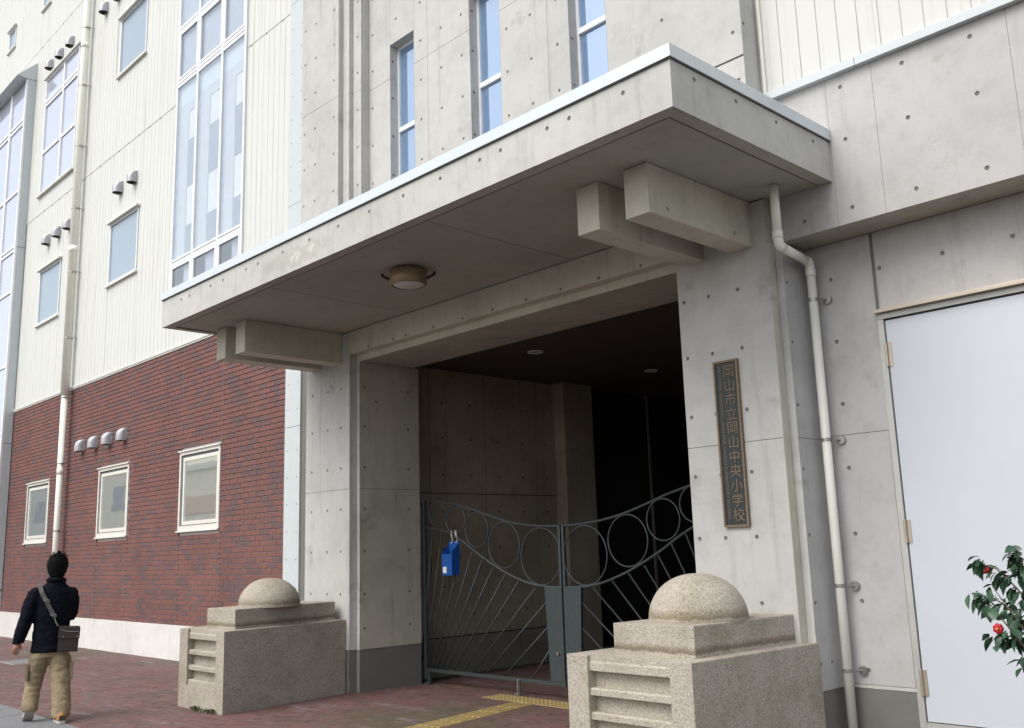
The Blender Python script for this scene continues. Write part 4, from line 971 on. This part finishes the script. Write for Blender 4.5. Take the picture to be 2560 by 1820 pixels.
# weeds at the foot of the left pedestal
bm = B()
for k in range(150):
    cx_, s = random.choice(((-10.2, 0.12), (-9.95, 0.10), (-10.32, 0.06)))
    x = cx_+random.gauss(0, s*0.6); y = 4.955+random.gauss(0, 0.02); h = random.uniform(0.015, 0.055); a = random.uniform(0, 2*pi); w_ = 0.008
    d = Vector((cos(a), sin(a), 0))*h*0.8; sdv = Vector((-sin(a), cos(a), 0))*w_
    p = Vector((x, y, 0)); quad(bm, [p, p+sdv+d*0.5+Vector((0, 0, h*0.7)), p+d+Vector((0, 0, h)), p-sdv+d*0.5+Vector((0, 0, h*0.7))])
tag(obj('weeds', bm, MAT['weed']), 'small green weeds at the foot of the farther stone pedestal', 'weeds', kind='stuff')

# ================================================================== NAME PLATE
pq = empty('name_plate', (-4.415, 6.68, 2.40), 'tall dark bronze rimmed name plate with vertical Japanese lettering', 'sign')
X0, X1, Z0, Z1 = -4.533, -4.298, 1.724, 3.083; YP = 6.652
obj('board', boxb(X0+0.004, X1-0.004, YP+0.008, 6.679, Z0+0.004, Z1-0.004), MAT['plaque_b'], pq)
bm = B(); framebars(bm, X0, X1, Z0, Z1, 0.017, YP-0.002, 6.678); obj('rim', bm, MAT['bronze'], pq)
def text_mesh(name, s, size, loc, rotz, parent, mat, ext=0.002, sx=1.0, align='CENTER', fit=None):
    cu = bpy.data.curves.new(name, 'FONT'); cu.body = s; cu.size = size; cu.extrude = ext; cu.align_x = align; cu.align_y = 'CENTER'; cu.offset = 0.0
    o = bpy.data.objects.new(name+'_tmp', cu); COL.objects.link(o)
    dg = bpy.context.evaluated_depsgraph_get(); dg.update(); me = bpy.data.meshes.new_from_object(o.evaluated_get(dg)); bpy.data.objects.remove(o)
    bm = B(); bm.from_mesh(me)
    ys = [v.co.y for v in bm.verts]; xs_ = [v.co.x for v in bm.verts]
    bm.transform(Matrix.Translation((-(min(xs_)+max(xs_))/2, -(min(ys)+max(ys))/2, 0)))
    if fit: sx = fit/(max(xs_)-min(xs_))
    bm.transform(Matrix.Translation(loc) @ Matrix.Rotation(pi/2, 4, 'X') @ Matrix.Rotation(rotz, 4, 'Z') @ Matrix.Diagonal((sx, 1, 1, 1)))
    return obj(name, bm, mat, parent)
KZ0, KZ1 = 2.989, 1.820
chars = '岡山市立岡山中央小学校'
for k, ch in enumerate(chars):
    z = KZ0-(KZ0-KZ1)*k/10
    text_mesh('character', ch, 0.112, Vector((-4.386, YP+0.006, z)), 0, pq, MAT['bronze'], ext=0.003)
text_mesh('lettering', 'OKAYAMA MUNICIPAL OKAYAMA CHUOU ELEMENTARY SCHOOL', 0.034, Vector((-4.476, YP+0.0065, 2.405)), -pi/2, pq, MAT['bronze'], ext=0.001, fit=1.255)

# ================================================================== PERSON
PF = Vector((-11.25, 3.72, 0)).normalized(); PR = Vector((PF.y, -PF.x, 0)); PO = Vector((-11.25, 3.72, 0))-PF*0.2
pr = empty('person', PO, 'person seen from behind in black jacket and khaki cargo trousers, walking away', 'person')
def W(r, f, z): return PO+PR*r+PF*f+Vector((0, 0, z))
def limb(bm, nodes, seg=20, wr=0.0):
    """closed loft of horizontal-ish elliptic rings: (right, forward, z, half width, half depth)"""
    rings = []
    for n in nodes:
        r, f, z, a = n[:4]; b_ = n[4] if len(n) > 4 else a
        ring = []
        for k in range(seg):
            t = 2*pi*k/seg
            ring.append(bm.verts.new(W(r+a*cos(t), f+b_*sin(t), z)))
        rings.append(ring)
    for a, b_ in zip(rings, rings[1:]):
        for k in range(seg): bm.faces.new((a[k], a[(k+1) % seg], b_[(k+1) % seg], b_[k]))
    bm.faces.new(rings[0][::-1]); bm.faces.new(rings[-1])
    bmesh.ops.recalc_face_normals(bm, faces=bm.faces)
def fuse(name, parts, mat, parent, voxel=0.011, smooth=4, folds=0.0, fs=0.09):
    """merge overlapping closed lofts into one continuous skin"""
    me = bpy.data.meshes.new(name); bm = B()
    for p in parts:
        if callable(p): p(bm)
        else: limb(bm, p)
    bm.to_mesh(me); bm.free()
    o = bpy.data.objects.new(name, me); COL.objects.link(o)
    r_ = o.modifiers.new('r', 'REMESH'); r_.mode = 'VOXEL'; r_.voxel_size = voxel
    s_ = o.modifiers.new('s', 'SMOOTH'); s_.iterations = smooth; s_.factor = 0.6
    dg = bpy.context.evaluated_depsgraph_get(); dg.update(); m2 = bpy.data.meshes.new_from_object(o.evaluated_get(dg))
    bpy.data.objects.remove(o)
    b2 = B(); b2.from_mesh(m2); b2.normal_update()
    if folds:
        from mathutils import noise as mn
        for v in b2.verts:
            q = v.co-PO
            n_ = mn.noise(Vector((q.x/fs, q.y/fs, q.z/fs*1.9)))+0.5*mn.noise(Vector((q.x/fs*2.2+5, q.y/fs*2.2, q.z/fs*4)))
            v.co += v.normal*n_*folds
    return obj(name, b2, mat, parent, smooth=True)
# body (one continuous figure from head to ankles, slightly slimmer than the clothes)
fuse('body', [
    [(0.0, 0, 0.80, 0.14, 0.10), (0.01, 0, 0.95, 0.125, 0.09), (0.02, 0, 1.15, 0.14, 0.10), (0.02, 0, 1.30, 0.15, 0.09), (0.03, 0, 1.38, 0.08, 0.07), (0.035, 0.01, 1.45, 0.056, 0.058), (0.035, 0.02, 1.50, 0.058, 0.07), (0.035, 0.03, 1.56, 0.078, 0.092), (0.035, 0.03, 1.63, 0.082, 0.098), (0.035, 0.02, 1.69, 0.06, 0.07), (0.035, 0.02, 1.71, 0.02, 0.02)],
    [(-0.13, 0, 1.35, 0.05), (-0.20, -0.01, 1.20, 0.045), (-0.25, -0.03, 1.02, 0.038), (-0.285, -0.035, 0.86, 0.030), (-0.300, -0.035, 0.785, 0.026)],
    [(0.17, 0, 1.34, 0.05), (0.215, 0.01, 1.18, 0.045), (0.215, 0.08, 1.05, 0.04), (0.17, 0.19, 1.00, 0.03)],
    [(-0.07, 0, 0.84, 0.075), (-0.112, 0.06, 0.46, 0.045), (-0.140, 0.0, 0.18, 0.035), (-0.140, -0.02, 0.14, 0.033)], [(0.10, 0, 0.84, 0.08), (0.13, -0.06, 0.48, 0.055), (0.148, -0.22, 0.09, 0.035)]],
    MAT['skin'], pr, 0.010)
# left hand hanging, five fingers slightly curled
hb = B()
def chain(bm, pts, rs): tube(bm, [W(*p) for p in pts], rs, 8)
for k, (dx, L_) in enumerate(((-0.022, 0.058), (-0.008, 0.068), (0.007, 0.063), (0.021, 0.05))):
    chain(hb, [(-0.306+dx*0.8, -0.035, 0.765), (-0.314+dx, -0.04, 0.742), (-0.314+dx, -0.027, 0.742-L_*0.5), (-0.308+dx, -0.005, 0.742-L_*0.9)], [0.0108, 0.0098, 0.0088, 0.0065])
chain(hb, [(-0.283, -0.025, 0.785), (-0.268, -0.01, 0.758), (-0.268, 0.003, 0.728)], [0.013, 0.011, 0.007])
chain(hb, [(-0.298, -0.035, 0.81), (-0.305, -0.035, 0.765), (-0.309, -0.037, 0.742)], [0.024, 0.031, 0.026])
obj('hand', hb, MAT['skin'], pr, smooth=True)
for s in (-1, 1):
    bm = B(); c = W(0.035+s*0.084, 0.025, 1.57); bmesh.ops.create_uvsphere(bm, u_segments=12, v_segments=8, radius=0.020, matrix=Matrix.Translation(c)); obj('ear', bm, MAT['skin'], pr, smooth=True)
bm = B(); bmesh.ops.create_cone(bm, segments=8, radius1=0.014, radius2=0.006, depth=0.03, matrix=Matrix.Translation(W(0.035, 0.13, 1.56))); obj('nose', bm, MAT['skin'], pr, smooth=True)
for s in (-1, 1):
    bm = B(); bmesh.ops.create_uvsphere(bm, u_segments=8, v_segments=6, radius=0.011, matrix=Matrix.Translation(W(0.035+s*0.032, 0.112, 1.60))); obj('eye', bm, MAT['hair'], pr, smooth=True)
bm = B(); tube(bm, [W(0.012, 0.108, 1.515), W(0.058, 0.108, 1.515)], 0.005, 6); obj('mouth', bm, MAT['petal'], pr)
# hair: full back down to the collar
def hairf(bm):
    limb(bm, [(0.035, -0.015, 1.425, 0.055, 0.045), (0.035, -0.02, 1.47, 0.070, 0.062), (0.036, -0.012, 1.52, 0.093, 0.085), (0.037, 0.0, 1.58, 0.108, 0.105), (0.037, 0.005, 1.63, 0.104, 0.110), (0.038, 0.005, 1.67, 0.088, 0.095), (0.04, 0.0, 1.70, 0.062, 0.07), (0.043, 0.0, 1.716, 0.034, 0.04), (0.045, 0.0, 1.722, 0.012, 0.012)])
fuse('hair', [hairf], MAT['hair'], pr, 0.008, 3, 0.004, 0.02)
bm = B()
for k in range(120):
    a = random.uniform(0, 2*pi); z = random.choice((random.uniform(1.66, 1.72), random.uniform(1.66, 1.72), random.uniform(1.45, 1.66)))
    rad = 0.1 if z < 1.66 else 0.1*math.sqrt(max(0.05, 1-((z-1.64)/0.09)**2))
    p = W(0.037+cos(a)*rad, sin(a)*rad, z); t_ = (PR*-sin(a)+PF*cos(a))*0.006
    d = (PR*cos(a)+PF*sin(a))*random.uniform(0.006, 0.016)+Vector((0, 0, random.uniform(0.012, 0.034) if z > 1.66 else -0.03))
    bm.faces.new([bm.verts.new(p-t_), bm.verts.new(p+t_), bm.verts.new(p+d)])
for k in range(14):
    p = W(0.045+random.uniform(-0.02, 0.02), random.uniform(-0.02, 0.02), 1.715); bm.faces.new([bm.verts.new(p-PR*0.006), bm.verts.new(p+PR*0.006), bm.verts.new(p+Vector((0, 0, random.uniform(0.02, 0.045)))+PR*random.uniform(-0.012, 0.012))])
obj('hair_tuft', bm, MAT['hair'], pr, kind='stuff')
# jacket
fuse('jacket', [
    [(0.01, 0, 0.690, 0.182, 0.130), (0.01, 0, 0.705, 0.190, 0.138), (0.01, 0, 0.74, 0.188, 0.136), (0.012, 0, 0.765, 0.181, 0.130), (0.012, 0, 0.85, 0.182, 0.132), (0.015, 0, 0.98, 0.176, 0.128), (0.02, 0, 1.12, 0.185, 0.130), (0.018, 0, 1.24, 0.192, 0.125), (0.018, 0, 1.31, 0.185, 0.120), (0.022, 0, 1.36, 0.140, 0.100), (0.030, 0, 1.40, 0.095, 0.085), (0.034, 0, 1.44, 0.076, 0.076)],
    [(-0.125, 0, 1.36, 0.060, 0.065), (-0.155, 0, 1.32, 0.078, 0.08), (-0.190, -0.01, 1.22, 0.080), (-0.228, -0.025, 1.07, 0.076), (-0.262, -0.035, 0.94, 0.070), (-0.288, -0.035, 0.84, 0.060), (-0.298, -0.035, 0.795, 0.056)],
    [(0.160, 0, 1.35, 0.060, 0.065), (0.180, 0, 1.31, 0.075, 0.08), (0.196, 0.005, 1.20, 0.078), (0.192, 0.03, 1.08, 0.074), (0.165, 0.10, 1.00, 0.068)],
    ], MAT['jacket'], pr, 0.010, 4, 0.006, 0.11)
bm = B(); tube(bm, [W(*p) for p in ((-0.042, 0.06, 1.425), (-0.045, -0.02, 1.43), (-0.01, -0.07, 1.435), (0.035, -0.08, 1.438), (0.08, -0.07, 1.435), (0.112, -0.02, 1.43), (0.11, 0.06, 1.425))], 0.024, 8); obj('collar', bm, MAT['jacket'], pr, smooth=True)
# trousers
fuse('trousers', [
    [(0.01, 0, 0.84, 0.14, 0.10), (0.012, 0, 0.72, 0.160, 0.112), (0.012, 0, 0.64, 0.165, 0.112)],
    [(-0.070, 0.0, 0.70, 0.088, 0.100), (-0.085, 0.01, 0.62, 0.106, 0.11), (-0.110, 0.05, 0.48, 0.092, 0.10), (-0.128, 0.06, 0.36, 0.082, 0.09), (-0.145, 0.02, 0.24, 0.078, 0.085), (-0.148, -0.03, 0.15, 0.082, 0.088), (-0.145, -0.035, 0.11, 0.072, 0.08)],
    [(0.090, 0, 0.70, 0.086, 0.100), (0.110, -0.01, 0.62, 0.112, 0.11), (0.124, -0.05, 0.48, 0.100, 0.10), (0.134, -0.11, 0.33, 0.092, 0.095), (0.147, -0.18, 0.18, 0.094, 0.095), (0.148, -0.215, 0.09, 0.092, 0.095), (0.148, -0.225, 0.045, 0.088, 0.09)]],
    MAT['trousers'], pr, 0.010, 4, 0.008, 0.075)
RP = math.atan2(PR.y, PR.x)
for r, f, z in ((-0.196, 0.02, 0.50), (0.225, -0.05, 0.49)):
    b2 = boxb(-0.016, 0.016, -0.065, 0.065, -0.085, 0.075, bev=0.008); box(b2, -0.020, 0.020, -0.067, 0.067, 0.045, 0.085, bev=0.006)
    b2.transform(Matrix.Translation(W(r, f, z)) @ Matrix.Rotation(RP, 4, 'Z')); obj('cargo_pocket', b2, MAT['trousers'], pr)
# shoes
for r, f, z, tilt in ((-0.150, -0.02, 0.075, radians(35)), (0.145, -0.27, 0.004, 0)):
    R_ = Matrix.Translation(W(r, f, z)) @ Matrix.Rotation(math.atan2(PF.y, PF.x)+0.15, 4, 'Z') @ Matrix.Rotation(tilt, 4, 'Y')
    bm = B()
    prof = [(-0.10, 0.036, 0.085), (-0.06, 0.044, 0.105), (0.0, 0.047, 0.090), (0.06, 0.052, 0.066), (0.12, 0.050, 0.052), (0.17, 0.03, 0.035)]
    rings = []
    for x, w_, h in prof:
        rings.append([bm.verts.new((x, w_*cos(a), 0.022+max(0, h-0.022)*sin(a))) for a in [pi*k/8 for k in range(9)]])
    for a, b_ in zip(rings, rings[1:]):
        for k in range(8): bm.faces.new((a[k], a[k+1], b_[k+1], b_[k]))
    bm.faces.new(rings[0]); bm.faces.new(rings[-1][::-1]); bm.transform(R_); shoe_ = obj('shoe', bm, MAT['shoe'], pr, smooth=True)
    bm = B(); poly = [(-0.112, -0.02), (-0.09, -0.042), (0.0, -0.046), (0.08, -0.054), (0.15, -0.042), (0.182, 0), (0.15, 0.042), (0.08, 0.054), (0.0, 0.046), (-0.09, 0.042), (-0.112, 0.02)]
    prism(bm, poly, 'Z', 0.0, 0.026); bm.transform(R_); obj('sole', bm, MAT['sole'], shoe_)
    bm = B(); box(bm, -0.107, -0.085, -0.03, 0.03, 0.03, 0.075, bev=0.004); bm.transform(R_); obj('heel_tab', bm, MAT['shoe_d'], shoe_)
# shoulder bag
BF = -0.185
sbg = empty('shoulder_bag', W(0.15, BF, 0.70), 'dark brown shoulder bag hanging on a diagonal strap at the hip of the person', 'bag')
Rb = Matrix.Translation(W(0.145, BF, 0.0)) @ Matrix.Rotation(RP, 4, 'Z') @ Matrix.Rotation(radians(2.5), 4, 'Y')
b2 = boxb(-0.098, 0.098, -0.04, 0.04, 0.695, 0.955, bev=0.012); b2.transform(Rb); obj('pouch', b2, MAT['bag'], sbg)
b2 = boxb(-0.102, 0.104, -0.052, -0.036, 0.83, 0.945, bev=0.006); b2.transform(Rb); fl = obj('flap', b2, MAT['bag'], sbg)
for s in (-0.055, 0.085):
    bm = B(); tube(bm, [Vector((s, -0.052, 0.85)), Vector((s, -0.058, 0.85))], 0.008, 10); bm.transform(Rb); obj('stud', bm, MAT['steel'], fl)
bm = B(); tube(bm, [(-0.085, -0.055, 0.925), (-0.03, -0.055, 0.905), (0.09, -0.055, 0.90)], 0.003, 6); bm.transform(Rb); obj('piping', bm, MAT['steel'], sbg)
def ribbon(bm, pts, wd, th=0.004):
    P = [Vector(p) for p in pts]; n = len(P); L = []
    for i in range(n):
        t_ = (P[min(i+1, n-1)]-P[max(i-1, 0)]).normalized(); s = t_.cross(PF).normalized()*wd/2
        L.append((bm.verts.new(P[i]-s), bm.verts.new(P[i]+s), bm.verts.new(P[i]+s-PF*th), bm.verts.new(P[i]-s-PF*th)))
    for a, b_ in zip(L, L[1:]):
        for k in range(4): bm.faces.new((a[k], a[(k+1) % 4], b_[(k+1) % 4], b_[k]))
bm = B(); ribbon(bm, [W(-0.120, 0.03, 1.41), W(-0.125, -0.075, 1.385), W(-0.100, -0.135, 1.31), W(-0.05, -0.160, 1.215), W(0.0, -0.165, 1.12), W(0.035, -0.166, 1.055)], 0.042); obj('strap', bm, MAT['strap'], sbg)
for p in ((-0.048, -0.170, 1.22), (0.025, -0.174, 1.065)):
    bm = B(); c = W(*p); ring_ = [c-PR*0.028+Vector((0, 0, 0.008)), c+PR*0.028+Vector((0, 0, -0.008)), c+PR*0.028+Vector((0, 0, 0.010)), c-PR*0.028+Vector((0, 0, 0.026)), c-PR*0.028+Vector((0, 0, 0.008))]
    tube(bm, ring_, 0.004, 6); obj('buckle', bm, MAT['steel'], sbg)
bm = B(); tube(bm, [W(0.035, -0.172, 1.05), W(0.05, -0.174, 1.0), W(0.075, -0.178, 0.96)], 0.006, 6); obj('hook', bm, MAT['steel'], sbg)

# ================================================================== CAMELLIA
CB = Vector((-1.66, 5.45, 0))
sh = empty('camellia_bush', CB, 'glossy dark green camellia bush with red flowers before the pale door', 'bush')
bm = B(); tips = []
for k in range(26):
    a = random.uniform(0, 2*pi); zt = random.uniform(0.98, 1.5); rad = random.uniform(0.12, 0.42)*(1 if zt > 0.95 else 0.8)
    p0 = CB+Vector((0, 0, 0.0)); p1 = CB+Vector((cos(a)*0.05, sin(a)*0.05, 0.45)); p2 = CB+Vector((cos(a)*rad*0.6, sin(a)*rad*0.6, zt*0.8)); p3 = CB+Vector((cos(a)*rad, sin(a)*rad, zt))
    pts = [p0.lerp(p1, t) for t in (0, 0.5)]+[p1.lerp(p2, t) for t in (0, 0.5)]+[p2, p2.lerp(p3, 0.5), p3]
    tube(bm, pts, [0.02, 0.016, 0.012, 0.009, 0.006, 0.004, 0.002], 6); tips += [pts[3], pts[4], pts[5], pts[6]]
# twigs reaching left over the door
for q in ([(-1.80, 5.42, 1.15), (-1.92, 5.40, 1.33), (-2.00, 5.40, 1.42), (-2.09, 5.40, 1.455)], [(-1.80, 5.42, 1.0), (-1.93, 5.38, 1.2), (-2.02, 5.38, 1.27), (-2.09, 5.38, 1.29)], [(-1.8, 5.42, 1.0), (-1.93, 5.4, 1.08), (-2.02, 5.4, 1.08)], [(-1.8, 5.4, 1.25), (-1.87, 5.4, 1.42), (-1.89, 5.4, 1.5)]):
    P = [Vector(p) for p in q]; tube(bm, P, [0.007, 0.005, 0.004, 0.002][:len(P)], 6)
    for a_, b_ in zip(P, P[1:]): tips += [a_.lerp(b_, t) for t in (0.5, 0.8, 1.0)]
    tips += [P[-1]]*3
obj('branch', bm, MAT['bark'], sh, smooth=True)
leaves = []
for p in tips:
    for k in range(random.choice((3, 4, 5))):
        leaves.append((p+Vector((random.gauss(0, 0.018), random.gauss(0, 0.02), random.gauss(0, 0.018)))))
for k in range(430):
    a = random.uniform(0, 2*pi); r_ = 0.33*math.sqrt(random.random()); z = random.uniform(0.90, 1.42)
    leaves.append(CB+Vector((cos(a)*r_+0.03, sin(a)*r_, z)))
lm = []
for mk in ('leaf', 'leaf_b'):
    b_ = B(); L_, Wd = 0.078, 0.042; rows = []
    for (t_, w_, dz) in ((0, 0.0015, 0), (0.2, 0.62, -0.003), (0.45, 1.0, -0.006), (0.72, 0.75, -0.014), (1.0, 0.03, -0.026)):
        rows.append([b_.verts.new((-Wd/2*w_, L_*t_, dz+0.006*w_)), b_.verts.new((0, L_*t_, dz)), b_.verts.new((Wd/2*w_, L_*t_, dz+0.006*w_))])
    for a, c in zip(rows, rows[1:]):
        for k in range(2): b_.faces.new((a[k], a[k+1], c[k+1], c[k]))
    me = bpy.data.meshes.new('leaf'); b_.to_mesh(me); b_.free(); me.materials.append(MAT[mk])
    for p_ in me.polygons: p_.use_smooth = True
    lm.append(me)
def inview(p):
    v = p-Vector((0, 0, 1.6)); q = (v.dot(r2), v.dot(u2), v.dot(fw)); return q[0]/q[2] < 0.54
leaves.sort(key=lambda p: (not inview(p), p.length))
lb = B(); tmp = [bmesh.new(), bmesh.new()]
for i, p in enumerate(leaves):
    out_ = (p-CB); out_.z = 0
    a = math.atan2(out_.y, out_.x)-pi/2+random.gauss(0, 0.9)
    Mx = Matrix.Translation(p) @ Matrix.Rotation(a, 4, 'Z') @ Matrix.Rotation(random.uniform(-1.3, 0.15), 4, 'X') @ Matrix.Rotation(random.gauss(0, 0.5), 4, 'Y') @ Matrix.Scale(random.uniform(0.7, 1.15), 4)
    if i < 300:
        o = bpy.data.objects.new('leaf', lm[random.random() < 0.4]); o.parent = sh; o.matrix_local = Matrix.Translation(-CB) @ Mx; COL.objects.link(o)
    else:
        n0 = len(lb.verts); b2 = B(); b2.from_mesh(lm[0]); b2.transform(Mx); m2 = bpy.data.meshes.new('t'); b2.to_mesh(m2); b2.free(); lb.from_mesh(m2); bpy.data.meshes.remove(m2)
obj('foliage', lb, MAT['leaf'], sh, kind='stuff', smooth=True)
for p, s in (((-1.995, 5.30, 1.125), 0.72), ((-2.06, 5.40, 1.415), 0.5)):
    bm = B()
    for k in range(7):
        a = 2*pi*k/7; c = Vector(p)+Vector((cos(a)*0.018, 0.006, sin(a)*0.018))*s
        bmesh.ops.create_uvsphere(bm, u_segments=10, v_segments=8, radius=1, matrix=Matrix.Translation(c) @ Matrix.Rotation(-a, 4, 'Y') @ Matrix.Diagonal((0.022*s, 0.012*s, 0.018*s, 1)))
    fo = obj('flower', bm, MAT['petal'], sh, smooth=True)
    bm = B(); bmesh.ops.create_uvsphere(bm, u_segments=10, v_segments=8, radius=0.009*s, matrix=Matrix.Translation(Vector(p)+Vector((0, -0.012, 0)))); obj('stamen', bm, MAT['stamen'], fo, smooth=True)

# ================================================================== ACROSS THE STREET (seen mirrored in the windows)
def street_house(x0, x1, y0, y1, h, mat, band, label, storeys):
    t = empty('street_building', ((x0+x1)/2, y1, 0), label, 'building', 'buildings across the street mirrored in the windows')
    obj('wall', boxb(x0, x1, y0, y1, -0.2, h), mat, t)
    for s in range(storeys):
        z = 0.9+s*3.3; n = max(2, int((x1-x0)/3)); bm = B()
        for k in range(n): xx = x0+(k+0.5)*(x1-x0)/n; box(bm, xx-0.9, xx+0.9, y1, y1+0.03, z, z+1.3)
        obj('window', bm, MAT['stair_dark'], t)
    if band: obj('fascia', boxb(x0-0.05, x1+0.05, y1+0.001, y1+0.12, 3.6, 4.35), band, t)
    obj('roof', boxb(x0-0.2, x1+0.2, y0-0.2, y1+0.2, h, h+0.25), MAT['trim_w'], t)
cream = simple('cream_render', (0.82, 0.78, 0.62), 0.8); orange = simple('orange_shop_fascia', (0.66, 0.45, 0.33), 0.7); pale = simple('pale_tile', (0.6, 0.6, 0.58), 0.8)
street_house(-44.5, -34, -16, -5, 5.5, cream, orange, 'low cream building with an orange fascia across the street', 1)
street_house(-56, -45.2, -18, -5.5, 8.0, cream, None, 'taller cream building across the street, middle of the three', 2)
street_house(-72, -57, -20, -6, 7.2, pale, None, 'pale building across the street, farthest left of the three', 2)
